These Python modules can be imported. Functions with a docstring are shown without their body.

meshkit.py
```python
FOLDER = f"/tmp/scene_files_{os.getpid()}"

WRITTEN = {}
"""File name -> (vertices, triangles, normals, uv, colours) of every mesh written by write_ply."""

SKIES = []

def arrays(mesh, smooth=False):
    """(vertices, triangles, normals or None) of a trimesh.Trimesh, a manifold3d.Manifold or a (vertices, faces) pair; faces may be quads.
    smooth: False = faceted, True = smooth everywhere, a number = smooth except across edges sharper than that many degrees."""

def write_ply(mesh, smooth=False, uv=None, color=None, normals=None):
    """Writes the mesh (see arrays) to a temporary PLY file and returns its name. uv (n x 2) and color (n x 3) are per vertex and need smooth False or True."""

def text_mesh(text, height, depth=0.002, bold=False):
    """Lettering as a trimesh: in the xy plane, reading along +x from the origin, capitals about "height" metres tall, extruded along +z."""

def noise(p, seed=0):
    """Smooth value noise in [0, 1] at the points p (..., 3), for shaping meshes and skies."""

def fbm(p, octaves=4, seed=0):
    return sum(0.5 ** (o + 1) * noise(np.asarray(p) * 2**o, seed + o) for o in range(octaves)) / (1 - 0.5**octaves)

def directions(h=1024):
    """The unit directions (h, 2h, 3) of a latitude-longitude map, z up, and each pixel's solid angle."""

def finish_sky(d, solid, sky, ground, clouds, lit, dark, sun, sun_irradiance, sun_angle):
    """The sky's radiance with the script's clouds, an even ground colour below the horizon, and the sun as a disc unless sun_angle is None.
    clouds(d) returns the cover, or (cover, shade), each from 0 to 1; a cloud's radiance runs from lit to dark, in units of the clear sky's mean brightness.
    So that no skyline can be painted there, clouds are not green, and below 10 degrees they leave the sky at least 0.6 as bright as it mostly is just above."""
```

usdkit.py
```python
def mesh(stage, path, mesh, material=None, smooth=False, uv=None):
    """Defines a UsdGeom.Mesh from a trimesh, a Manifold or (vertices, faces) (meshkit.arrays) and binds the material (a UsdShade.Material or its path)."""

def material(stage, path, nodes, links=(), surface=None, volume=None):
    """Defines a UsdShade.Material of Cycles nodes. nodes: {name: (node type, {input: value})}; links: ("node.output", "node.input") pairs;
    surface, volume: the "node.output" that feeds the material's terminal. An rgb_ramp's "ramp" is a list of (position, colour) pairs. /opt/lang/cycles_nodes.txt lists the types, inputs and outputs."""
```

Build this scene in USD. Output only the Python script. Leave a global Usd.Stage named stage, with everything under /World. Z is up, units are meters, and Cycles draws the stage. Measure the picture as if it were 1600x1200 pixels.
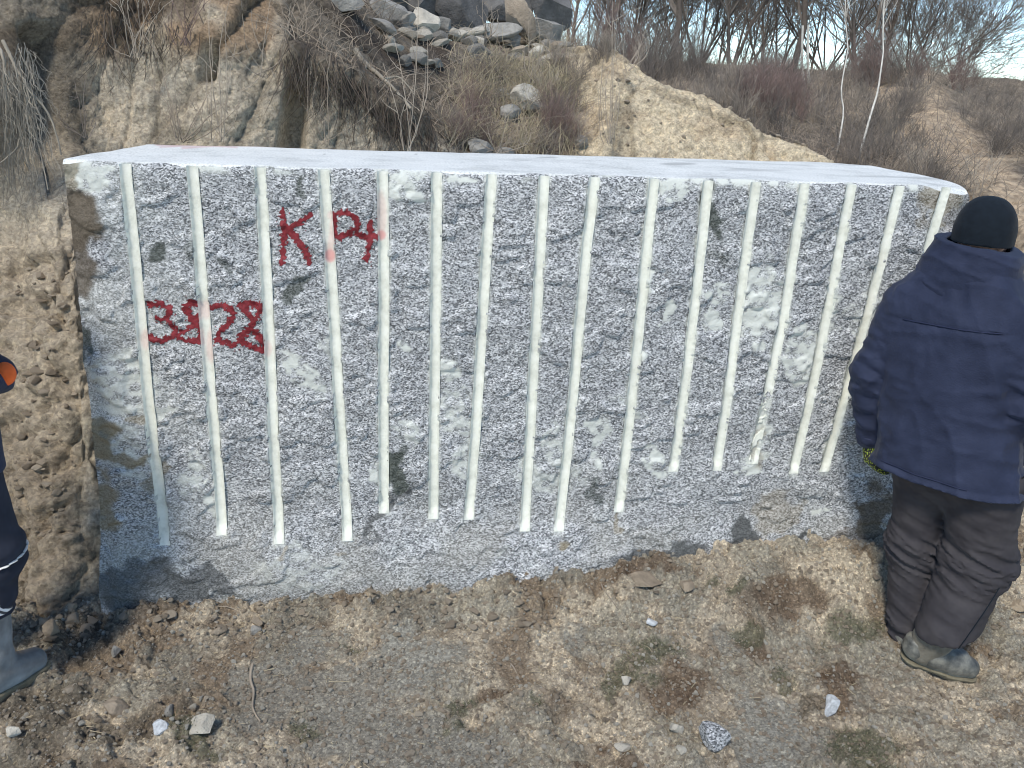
import math, random
import numpy as np, trimesh, usdkit, meshkit
from scipy.spatial import cKDTree
from scipy.interpolate import PchipInterpolator
from pxr import Usd, UsdGeom, UsdLux, UsdShade, Sdf, Gf, Vt

stage = Usd.Stage.CreateInMemory()
UsdGeom.SetStageUpAxis(stage, UsdGeom.Tokens.z)
UsdGeom.SetStageMetersPerUnit(stage, 1.0)
UsdGeom.Xform.Define(stage, '/World')
UsdGeom.Scope.Define(stage, '/World/Looks')

# ------------------------------------------------------------------ camera
CAM = np.array([1.2062, -3.174, 2.0]); YAW, TILT, ROLL, FPX = 0.1237, 0.3233, 0.0434, 1346.13
_c, _s = math.cos(YAW), math.sin(YAW)
FW = np.array([_s*math.cos(TILT), _c*math.cos(TILT), -math.sin(TILT)])
_r = np.array([_c, -_s, 0.0]); _u = np.cross(_r, FW)
RT = _r*math.cos(ROLL)+_u*math.sin(ROLL); UP = -_r*math.sin(ROLL)+_u*math.cos(ROLL)
cam = UsdGeom.Camera.Define(stage, '/World/camera')
cam.AddTransformOp().Set(Gf.Matrix4d(*RT, 0, *UP, 0, *(-FW), 0, *CAM, 1))
cam.CreateHorizontalApertureAttr(36.0); cam.CreateVerticalApertureAttr(27.0)
cam.CreateFocalLengthAttr(36.0*FPX/1600); cam.CreateClippingRangeAttr(Gf.Vec2f(0.05, 2000))
cam.CreateExposureAttr(1.28)

# ------------------------------------------------------------------ sky and sun
SUN_AZ, SUN_EL = math.radians(-150), math.radians(52)       # atan2(x, y) of the direction towards the sun
SD = np.array([math.sin(SUN_AZ)*math.cos(SUN_EL), math.cos(SUN_AZ)*math.cos(SUN_EL), math.sin(SUN_EL)])
dome = UsdLux.DomeLight.Define(stage, '/World/sky')
skym = usdkit.material(stage, '/World/Looks/sky_air', {
    's': ('sky_texture', {'sky_type': 'single_scattering', 'sun_disc': False, 'sun_elevation': SUN_EL, 'sun_rotation': SUN_AZ, 'altitude': 1200.0, 'air_density': 1.0, 'aerosol_density': 0.06, 'ozone_density': 1.0}),
    't': ('mix_color', {'blend_type': 'multiply', 'fac': 1.0, 'b': (0.92, 1.0, 1.02), 'use_clamp': False}), 'b': ('background_shader', {'strength': 0.085})}, [('s.color', 't.a'), ('t.result', 'b.color')], surface='b.background')
UsdShade.MaterialBindingAPI.Apply(dome.GetPrim()).Bind(skym)
dome.GetPrim().SetCustomDataByKey('kind', 'structure')
sun = UsdLux.DistantLight.Define(stage, '/World/sun')
sun.CreateNormalizeAttr(True); sun.CreateIntensityAttr(0.40); sun.CreateAngleAttr(11.0); sun.CreateColorAttr(Gf.Vec3f(1.0, 0.94, 0.83))
_z = SD; _x = np.cross([0, 0, 1.0], _z); _x /= np.linalg.norm(_x); _y = np.cross(_z, _x)
sun.AddTransformOp().Set(Gf.Matrix4d(*_x, 0, *_y, 0, *_z, 0, 0, 0, 30, 1))

# ------------------------------------------------------------------ helpers
rng = np.random.default_rng(3828)
noise, fbm = meshkit.noise, meshkit.fbm
def sm(a, b, x): t = np.clip((np.asarray(x, float)-a)/(b-a), 0, 1); return t*t*(3-2*t)
def ray(px, py): return FW+RT*((px-800)/FPX)-UP*((py-600)/FPX)
def atY(px, py, Y): d = ray(px, py); return CAM+d*((Y-CAM[1])/d[1])
def atZ(px, py, Z): d = ray(px, py); return CAM+d*((Z-CAM[2])/d[2])
def proj(P):
    d = np.asarray(P, float)-CAM; z = d@FW
    return 800+FPX*(d@RT)/z, 600-FPX*(d@UP)/z, z
_used = {}
def numbered(parent, name):
    k = (parent, name); n = _used.get(k, 0); _used[k] = n+1
    return f'{parent}/{name}' if n == 0 else f'{parent}/{name}_{n:03d}'
def setd(prim, label=None, cat=None, group=None, kind=None):
    for k, v in (('label', label), ('category', cat), ('group', group), ('kind', kind)):
        if v: prim.SetCustomDataByKey(k, v)
    return prim
def obj(name, mesh, mat, parent='/World', smooth=False, label=None, cat=None, group=None, kind=None, prim=None):
    path = numbered(str(parent), name)
    m = usdkit.mesh(stage, path, mesh, M[mat], smooth)
    m.CreateDoubleSidedAttr(True)
    for k, (v, typ) in (prim or {}).items():
        pv = UsdGeom.PrimvarsAPI(m).CreatePrimvar(k, typ, 'vertex')
        v = np.asarray(v, np.float32)
        pv.Set(Vt.Vec3fArray.FromNumpy(v) if v.ndim == 2 else Vt.FloatArray.FromNumpy(v))
    setd(m.GetPrim(), label, cat, group, kind)
    return m
def thing(name, label, cat, loc=(0, 0, 0), rz=0.0, group=None, sc=1.0, rx=0.0):
    x = UsdGeom.Xform.Define(stage, numbered('/World', name))
    x.AddTranslateOp().Set(Gf.Vec3d(*map(float, loc)))
    x.AddRotateXYZOp().Set(Gf.Vec3f(math.degrees(rx), 0, math.degrees(rz)))
    x.AddScaleOp().Set(Gf.Vec3f(*( [float(sc)]*3 if np.ndim(sc) == 0 else map(float, sc))))
    setd(x.GetPrim(), label, cat, group)
    return str(x.GetPath())
def copy(proto, name, label, cat, loc, rz, sc, group, rx=0.0):
    p = thing(name, label, cat, loc, rz, group, sc, rx)
    pr = stage.GetPrimAtPath(p); pr.GetReferences().AddInternalReference(proto); pr.SetInstanceable(True)
    return p
COL, FLT = Sdf.ValueTypeNames.Color3fArray, Sdf.ValueTypeNames.FloatArray

def grid_faces(n, m):
    i, j = np.meshgrid(np.arange(n-1), np.arange(m-1), indexing='ij')
    a = (i*m+j).ravel()
    return np.vstack([np.stack([a, a+m, a+m+1], 1), np.stack([a, a+m+1, a+1], 1)])
def vnormals(v, f):
    fn = np.cross(v[f[:, 1]]-v[f[:, 0]], v[f[:, 2]]-v[f[:, 0]]); n = np.zeros_like(v)
    for k in range(3): np.add.at(n, f[:, k], fn)
    return n/np.maximum(np.linalg.norm(n, axis=1, keepdims=True), 1e-12)
def tubes(P, R, sides=3):
    """N polylines (N, K, 3) with radii (N, K) as one mesh of thin tubes."""
    P, R = np.asarray(P, float), np.asarray(R, float); N, K = P.shape[:2]
    t = np.gradient(P, axis=1); t /= np.linalg.norm(t, axis=2, keepdims=True)+1e-12
    ref = np.where(np.abs(t[..., 2:]) < 0.9, [0, 0, 1.0], [1.0, 0, 0])
    ref = np.broadcast_to(ref[:, :1], P.shape)
    a = np.cross(t, ref); a /= np.linalg.norm(a, axis=2, keepdims=True)+1e-12; b = np.cross(t, a)
    ang = np.arange(sides)*2*np.pi/sides
    v = P[:, :, None]+R[:, :, None, None]*(np.cos(ang)[:, None]*a[:, :, None]+np.sin(ang)[:, None]*b[:, :, None])
    n, k, s = np.meshgrid(np.arange(N), np.arange(K-1), np.arange(sides), indexing='ij')
    A = ((n*K+k)*sides+s).ravel(); B = ((n*K+k)*sides+(s+1) % sides).ravel()
    f = np.vstack([np.stack([A, B, B+sides], 1), np.stack([A, B+sides, A+sides], 1)])
    return v.reshape(-1, 3), f
def join(parts):
    vs, fs, o = [], [], 0
    for v, f in parts: vs.append(v); fs.append(f+o); o += len(v)
    return np.vstack(vs), np.vstack(fs)
def ball(sub=2): m = trimesh.creation.icosphere(sub); return np.array(m.vertices), np.array(m.faces)
def rock(seed, size, sub=3, cuts=11, rough=0.05, flat=0.75):
    """A broken stone: a ball cut by random planes, roughened."""
    r = np.random.default_rng(seed); v, f = ball(sub)
    n = r.normal(size=(cuts, 3)); n /= np.linalg.norm(n, axis=1, keepdims=True)
    d = r.uniform(0.40, 0.78, cuts)
    for _ in range(2):
        for k in range(cuts):
            o = v@n[k]-d[k]; v = v-np.maximum(o, 0)[:, None]*n[k]
    v = v*(1+rough*(fbm(v*3.0+seed, 3, seed % 97)-0.5)[:, None]*2)
    v = v+vnormals(v, f)*(rough*0.5*(noise(v*9+seed)-0.5))[:, None]
    return v*np.asarray(size, float)*[1, 1, flat], f

# signed-distance modelling ------------------------------------------------
def cap(p, a, b, ra, rb):
    a, b = np.asarray(a, float), np.asarray(b, float); d = b-a
    h = np.clip(((p-a)@d)/max(d@d, 1e-12), 0, 1)
    return np.linalg.norm(p-a-h[:, None]*d, axis=1)-(ra+(rb-ra)*h)
def chain(p, pts, rs, k=0.02):
    out = None
    for i in range(len(pts)-1):
        c = cap(p, pts[i], pts[i+1], rs[i], rs[i+1]); out = c if out is None else smin(out, c, k)
    return out
def ell(p, c, r):
    q = (p-np.asarray(c, float))/np.asarray(r, float); l = np.linalg.norm(q, axis=1)
    return (l-1)*min(r)
def smin(a, b, k):
    h = np.clip(0.5+0.5*(b-a)/k, 0, 1); return b+(a-b)*h-k*h*(1-h)
def smax(a, b, k): return -smin(-a, -b, k)
def loft(p, rows, th, ex=2.4):
    """Stacked superellipses: rows (z, cx, cy, half width, half depth), width axis turned by th."""
    R = np.array(rows, float); z = np.clip(p[:, 2], R[0, 0], R[-1, 0])
    q = [PchipInterpolator(R[:, 0], R[:, k])(z) for k in range(1, 5)]
    dx, dy = p[:, 0]-q[0], p[:, 1]-q[1]; c, s = math.cos(th), math.sin(th)
    u, w = (dx*c-dy*s)/q[2], (dx*s+dy*c)/q[3]
    l = (np.abs(u)**ex+np.abs(w)**ex)**(1/ex)
    d = (l-1)*np.minimum(q[2], q[3])
    return np.maximum(d, np.maximum(R[0, 0]-p[:, 2], p[:, 2]-R[-1, 0]))
def nets(fn, lo, hi, h):
    """Surface nets of fn (points -> signed distance) on a grid of step h."""
    ax = [np.arange(lo[k], hi[k]+h, h) for k in range(3)]
    G = np.stack(np.meshgrid(*ax, indexing='ij'), -1); sh = G.shape[:3]
    V = fn(G.reshape(-1, 3)).reshape(sh); ins = V < 0
    S, C = np.zeros([s-1 for s in sh]+[3]), np.zeros([s-1 for s in sh])
    cor = list(np.ndindex(2, 2, 2)); sl = lambda o: tuple(slice(o[k], sh[k]-1+o[k]) for k in range(3))
    for a in cor:
        for k in range(3):
            if a[k]: continue
            b = list(a); b[k] = 1; va, vb = V[sl(a)], V[sl(b)]
            m = (va < 0) != (vb < 0); t = np.where(m, va/np.where(m, va-vb, 1), 0)
            pos = np.array(a, float)+np.zeros(t.shape+(3,)); pos[..., k] += t
            S += pos*m[..., None]; C += m
    act = C > 0; idx = np.full(act.shape, -1); idx[act] = np.arange(act.sum())
    v = (np.argwhere(act)+S[act]/C[act][:, None])*h+np.array([a[0] for a in ax])
    F = []
    for k in range(3):
        a, b = [(1, 2), (2, 0), (0, 1)][k]
        s0 = [slice(1, -1)]*3; s0[k] = slice(0, sh[k]-1); s1 = list(s0); s1[k] = slice(1, sh[k])
        e = np.argwhere(ins[tuple(s0)] != ins[tuple(s1)])
        off = np.ones(3, int); off[k] = 0; e = e+off
        flip = ~ins[tuple(e.T)]
        q = []
        for da, db in ((-1, -1), (0, -1), (0, 0), (-1, 0)):
            w = e.copy(); w[:, a] += da; w[:, b] += db; q.append(idx[tuple(w.T)])
        q = np.stack(q, 1); q[flip] = q[flip][:, ::-1]; F += [q[:, [0, 1, 2]], q[:, [0, 2, 3]]]
    f = np.vstack(F); return v, f[(f >= 0).all(1)]

# ------------------------------------------------------------------ materials
M = {}
def mat(name, nodes, links, surface='p.BSDF'): M[name] = usdkit.material(stage, '/World/Looks/'+name, nodes, links, surface=surface)
def plain(name, c, rough=0.85, var=0.25, scale=30, bump=0.3, bs=120, dist=0.004, spec=0.3, hue=None, sheen=0.0, rnd=0.0):
    """Base colour varied by two noises, with fine relief."""
    c = np.asarray(c, float); c2 = np.asarray(hue, float) if hue is not None else c
    nodes = {'t': ('texture_coordinate', {}), 'n': ('noise_texture', {'scale': scale, 'detail': 5, 'roughness': 0.65}),
             'r': ('rgb_ramp', {'ramp': [(0.25, tuple(c*(1-var))), (0.5, tuple((c+c2)/2)), (0.75, tuple(np.minimum(c2*(1+var), 1)))]}),
             'n2': ('noise_texture', {'scale': bs, 'detail': 4, 'roughness': 0.7}), 'b': ('bump', {'strength': bump, 'distance': dist}),
             'oi': ('object_info', {}), 'mr': ('map_range', {'from_min': 0, 'from_max': 1, 'to_min': 1-rnd, 'to_max': 1+rnd}), 'hv': ('hsv', {}),
             'p': ('principled_bsdf', {'roughness': rough, 'specular_ior_level': spec, 'sheen_weight': sheen, 'sheen_roughness': 0.4})}
    links = [('t.object', 'n.vector'), ('t.object', 'n2.vector'), ('n.fac', 'r.fac'), ('oi.random', 'mr.value'), ('mr.result', 'hv.value'), ('r.color', 'hv.color'), ('hv.color', 'p.base_color'), ('n2.fac', 'b.height'), ('b.normal', 'p.normal')]
    mat(name, nodes, links)
def soil(name, bump, scale, lo=0.62, hi=1.42, dist=0.006, sp=1.9, vs=3.2):
    """Colour from the mesh's own 'tint' (kinds of earth), broken up by grains and specks."""
    mat(name, {'t': ('texture_coordinate', {}), 'a': ('attribute', {'attribute': 'tint'}),
               'n': ('noise_texture', {'scale': scale, 'detail': 6, 'roughness': 0.72}), 'r': ('rgb_ramp', {'ramp': [(0.3, (lo,)*3), (0.5, (1, 1, 1)), (0.72, (hi, hi, hi*0.97))]}),
               'v': ('voronoi_texture', {'scale': scale*vs, 'randomness': 1}), 'sc': ('separate_color', {}), 'rv': ('rgb_ramp', {'ramp': [(0, (0.72, 0.70, 0.68)), (0.6, (1, 1, 1)), (0.86, (1.12, 1.1, 1.06)), (0.93, (sp, sp*.98, sp*.93))]}),
               'm1': ('mix_color', {'blend_type': 'multiply', 'fac': 1.0, 'use_clamp': False}), 'm2': ('mix_color', {'blend_type': 'multiply', 'fac': 1.0, 'use_clamp': False}),
               'n2': ('noise_texture', {'scale': scale*2.2, 'detail': 6, 'roughness': 0.75}), 'b': ('bump', {'strength': bump, 'distance': dist}),
               'p': ('principled_bsdf', {'roughness': 0.95, 'specular_ior_level': 0.15})},
        [('t.object', 'n.vector'), ('t.object', 'v.vector'), ('t.object', 'n2.vector'), ('n.fac', 'r.fac'), ('v.color', 'sc.color'), ('sc.r', 'rv.fac'), ('a.color', 'm1.a'), ('r.color', 'm1.b'),
         ('m1.result', 'm2.a'), ('rv.color', 'm2.b'), ('m2.result', 'p.base_color'), ('n2.fac', 'b.height'), ('b.normal', 'p.normal')])
soil('ground_soil', 1.0, 60, 0.5, 1.45, dist=0.012, sp=1.5, vs=2.6)
soil('bank_clay', 0.9, 26, 0.55, 1.4, dist=0.02, sp=1.18, vs=3.5)
soil('hill_earth', 0.8, 9, 0.5, 1.45, dist=0.05, sp=1.2, vs=3)

def granite(name, scale, use_attr, lift=1.0):
    nodes = {'t': ('texture_coordinate', {}), 'mp': ('mapping', {'scale': (0.85, 1.0, 1.25), 'rotation': (0.1, 0.15, 0)}),
             'v': ('voronoi_texture', {'scale': scale, 'randomness': 1}), 'sc': ('separate_color', {}),
             'v2': ('noise_texture', {'scale': scale*0.9, 'detail': 3, 'roughness': 0.75}),
             'ad': ('math', {'math_type': 'multiply_add', 'value2': 0.62}), 'ad2': ('math', {'math_type': 'multiply', 'value2': 0.40}),
             'r': ('rgb_ramp', {'ramp': [(0.16, (0.058*lift, 0.060*lift, 0.063*lift)), (0.33, (0.140*lift, 0.143*lift, 0.148*lift)), (0.47, (0.29*lift, 0.296*lift, 0.302*lift)), (0.64, (0.48*lift, 0.487*lift, 0.495*lift)), (0.85, (0.74*lift, 0.74*lift, 0.74*lift))]}),
             'nl': ('noise_texture', {'scale': 7.0, 'detail': 5, 'roughness': 0.65}), 'rl': ('rgb_ramp', {'ramp': [(0.28, (0.84, 0.845, 0.86)), (0.5, (1, 1, 1)), (0.72, (1.14, 1.14, 1.12))]}),
             'ml': ('mix_color', {'blend_type': 'multiply', 'fac': 1.0, 'use_clamp': False}),
             'nb': ('noise_texture', {'scale': scale*0.55, 'detail': 5, 'roughness': 0.7}), 'b': ('bump', {'strength': 0.7, 'distance': 0.006}),
             'p': ('principled_bsdf', {'roughness': 0.7, 'specular_ior_level': 0.35})}
    links = [('t.object', 'mp.vector'), ('mp.vector', 'v.vector'), ('mp.vector', 'v2.vector'), ('v.color', 'sc.color'), ('v2.fac', 'ad2.value1'), ('sc.r', 'ad.value1'), ('ad2.value', 'ad.value3'),
             ('ad.value', 'r.fac'), ('t.object', 'nl.vector'), ('nl.fac', 'rl.fac'), ('r.color', 'ml.a'), ('rl.color', 'ml.b'), ('t.object', 'nb.vector'), ('nb.fac', 'b.height'), ('b.normal', 'p.normal')]
    if use_attr:
        nodes.update({'aw': ('attribute', {'attribute': 'bruise'}), 'ac': ('attribute', {'attribute': 'stain'}), 'aa': ('attribute', {'attribute': 'stain_amount'}),
                      'mw': ('mix_color', {'blend_type': 'mix', 'b': (0.60, 0.615, 0.565)}), 'ms': ('mix_color', {'blend_type': 'mix'}),
                      'rg': ('math', {'math_type': 'multiply_add', 'value2': 0.55, 'value3': 0.68}), 'mg': ('mix_color', {'blend_type': 'multiply', 'fac': 1.0, 'use_clamp': False})})
        links += [('ml.result', 'mw.a'), ('aw.fac', 'mw.fac'), ('ad.value', 'rg.value1'), ('ac.color', 'mg.a'), ('rg.value', 'mg.b'), ('mw.result', 'ms.a'), ('mg.result', 'ms.b'), ('aa.fac', 'ms.fac'), ('ms.result', 'p.base_color')]
    else: links += [('ml.result', 'p.base_color')]
    mat(name, nodes, links)
granite('granite_face', 205, True, 0.93)
granite('granite_rubble', 190, False, 0.8)
mat('groove_powder', {'t': ('texture_coordinate', {}), 'n': ('noise_texture', {'scale': 22, 'detail': 6, 'roughness': 0.7}), 'a': ('attribute', {'attribute': 'pink'}),
    'r': ('rgb_ramp', {'ramp': [(0.25, (0.52, 0.525, 0.46)), (0.5, (0.68, 0.685, 0.61)), (0.75, (0.77, 0.77, 0.71))]}), 'm': ('mix_color', {'blend_type': 'mix', 'b': (0.62, 0.27, 0.25)}),
    'n2': ('noise_texture', {'scale': 160, 'detail': 4}), 'b': ('bump', {'strength': 0.4, 'distance': 0.003}), 'p': ('principled_bsdf', {'roughness': 0.8, 'specular_ior_level': 0.2})},
    [('t.object', 'n.vector'), ('n.fac', 'r.fac'), ('r.color', 'm.a'), ('a.fac', 'm.fac'), ('m.result', 'p.base_color'), ('t.object', 'n2.vector'), ('n2.fac', 'b.height'), ('b.normal', 'p.normal')])
plain('red_paint', (0.19, 0.020, 0.026), 0.6, 0.55, 90, 0.6, 150, 0.005)
plain('stone_pale', (0.41, 0.375, 0.315), 0.9, 0.3, 9, 0.7, 40, 0.02, rnd=0.15)
plain('stone_grey', (0.25, 0.235, 0.21), 0.9, 0.4, 10, 0.7, 40, 0.02, rnd=0.2)
plain('stone_dark', (0.13, 0.125, 0.12), 0.9, 0.4, 8, 0.7, 40, 0.02, rnd=0.2)
plain('stone_brown', (0.30, 0.245, 0.185), 0.9, 0.3, 10, 0.7, 40, 0.02, rnd=0.15)
plain('clod_pale', (0.36, 0.30, 0.23), 0.95, 0.35, 25, 0.8, 90, 0.01, rnd=0.2)
plain('clod_earth', (0.29, 0.235, 0.175), 0.95, 0.35, 25, 0.8, 90, 0.01, rnd=0.25)
plain('quartz_chip', (0.42, 0.43, 0.44), 0.6, 0.45, 60, 0.6, 90, 0.01)
plain('birch_bark', (0.52, 0.485, 0.425), 0.8, 0.4, 14, 0.3, 60)
plain('dark_bark', (0.12, 0.097, 0.08), 0.9, 0.4, 12, 0.5, 50, rnd=0.3)
plain('twig_dark', (0.16, 0.135, 0.115), 0.9, 0.35, 8, 0.2, 50, rnd=0.3)
plain('twig_red', (0.20, 0.14, 0.12), 0.9, 0.3, 8, 0.2, 50, rnd=0.3)
plain('twig_pale', (0.31, 0.26, 0.205), 0.85, 0.4, 8, 0.2, 50, rnd=0.3)
plain('root_pale', (0.255, 0.225, 0.18), 0.9, 0.4, 9, 0.4, 60)
plain('root_dark', (0.095, 0.075, 0.06), 0.95, 0.4, 9, 0.4, 60)
plain('dry_grass', (0.38, 0.32, 0.21), 0.9, 0.45, 3, 0.0, 50)
plain('grass_brown', (0.29, 0.235, 0.18), 0.9, 0.45, 2.5, 0.0, 50)
plain('moss_green', (0.085, 0.095, 0.05), 0.95, 0.4, 20, 0.0, 50)
plain('jacket_navy', (0.0175, 0.0235, 0.050), 0.75, 0.3, 7, 0.6, 160, 0.004, 0.18, hue=(0.024, 0.030, 0.057), sheen=0.06)
plain('seam_navy', (0.014, 0.019, 0.048), 0.7, 0.2, 30, 0.2, 200)
plain('knit_black', (0.0085, 0.0125, 0.018), 0.95, 0.25, 40, 0.5, 300, 0.003, 0.15, sheen=0.05)
plain('trouser_grey', (0.040, 0.037, 0.044), 0.85, 0.3, 9, 0.4, 220, 0.003, 0.2, hue=(0.047, 0.043, 0.045))
plain('trouser_navy', (0.022, 0.026, 0.040), 0.8, 0.3, 9, 0.4, 220, 0.003, 0.2)
plain('felt_grey', (0.17, 0.155, 0.125), 0.95, 0.3, 30, 0.7, 130, 0.006)
plain('rubber_dusty', (0.06, 0.065, 0.066), 0.5, 0.8, 18, 0.2, 80, 0.003, 0.45, hue=(0.14, 0.135, 0.115))
plain('sole_mud', (0.16, 0.14, 0.095), 0.9, 0.4, 30, 0.5, 90)
plain('rubber_wet', (0.15, 0.165, 0.175), 0.35, 0.5, 11, 0.1, 80, 0.003, 0.5)
plain('skin', (0.50, 0.27, 0.20), 0.5, 0.12, 30, 0.1, 200)
plain('hair_brown', (0.05, 0.035, 0.025), 0.8, 0.3, 50, 0.4, 200)
plain('eye_white', (0.7, 0.68, 0.65), 0.3, 0.05)
plain('orange_cloth', (0.75, 0.13, 0.025), 0.7, 0.15, 30)
mat('reflective_stripe', {'t': ('texture_coordinate', {}), 'w': ('wave_texture', {'wave_type': 'bands', 'bands_direction': 'diagonal', 'scale': 26}), 'r': ('rgb_ramp', {'ramp': [(0.42, (0.03, 0.035, 0.045)), (0.55, (0.62, 0.63, 0.64))]}), 'p': ('principled_bsdf', {'roughness': 0.5})},
    [('t.object', 'w.vector'), ('w.fac', 'r.fac'), ('r.color', 'p.base_color')])
mat('glove_dotted', {'t': ('texture_coordinate', {}), 'v': ('voronoi_texture', {'scale': 130, 'randomness': 0.55}), 'r': ('rgb_ramp', {'ramp': [(0.30, (0.42, 0.52, 0.06)), (0.42, (0.022, 0.024, 0.018))]}), 'p': ('principled_bsdf', {'roughness': 0.8})},
    [('t.object', 'v.vector'), ('v.distance', 'r.fac'), ('r.color', 'p.base_color')])

# ------------------------------------------------------------------ ground
def blob(px, py, rx, ry, cx, cy, ang=0.0):
    dx, dy = px-cx, py-cy; c, s = math.cos(ang), math.sin(ang)
    return ((dx*c+dy*s)/rx)**2+((-dx*s+dy*c)/ry)**2
_ct = np.array([atY(a, b, -0.07) for a, b in ((150, 958), (340, 938), (600, 922), (780, 912), (880, 903), (985, 882), (1100, 864), (1220, 848), (1400, 846), (1600, 850))])
def base_z(x, y):
    zc = np.interp(x, _ct[:, 0], _ct[:, 2]); zc = zc+0.02*(fbm(np.stack([x*6, y*0+3, x*0], -1), 3, 7)-0.5)
    w = np.where(y > -0.07, 1.0, np.exp(-((y+0.07)/0.30)**2))
    z = zc*w+0.05*(fbm(np.stack([x*1.3, y*1.3, x*0], -1), 4, 3)-0.5)*sm(-0.0, -0.4, y)
    z = z+0.35*sm(3.2, 5.0, x)*sm(-0.5, 0.8, y)
    z = z+0.30*sm(-0.3, -1.6, x)*sm(-1.0, 0.6, y)
    return z
def clods(x, y, n, rmin, rmax, seed, reg, flat=0.55):
    r = np.random.default_rng(seed); P = np.stack([r.uniform(reg[0], reg[1], n), r.uniform(reg[2], reg[3], n)], 1)
    R = rmin*(rmax/rmin)**(r.random(n)**2.2); T = cKDTree(P); q = np.stack([x, y], 1)
    d, i = T.query(q, k=8, workers=-1); an = 0.6+0.8*fbm(np.stack([x*75, y*75, x*0], -1), 3, seed)
    return (np.sqrt(np.maximum((R[i]*an[:, None])**2-d**2, 0))*flat).max(1)
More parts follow.
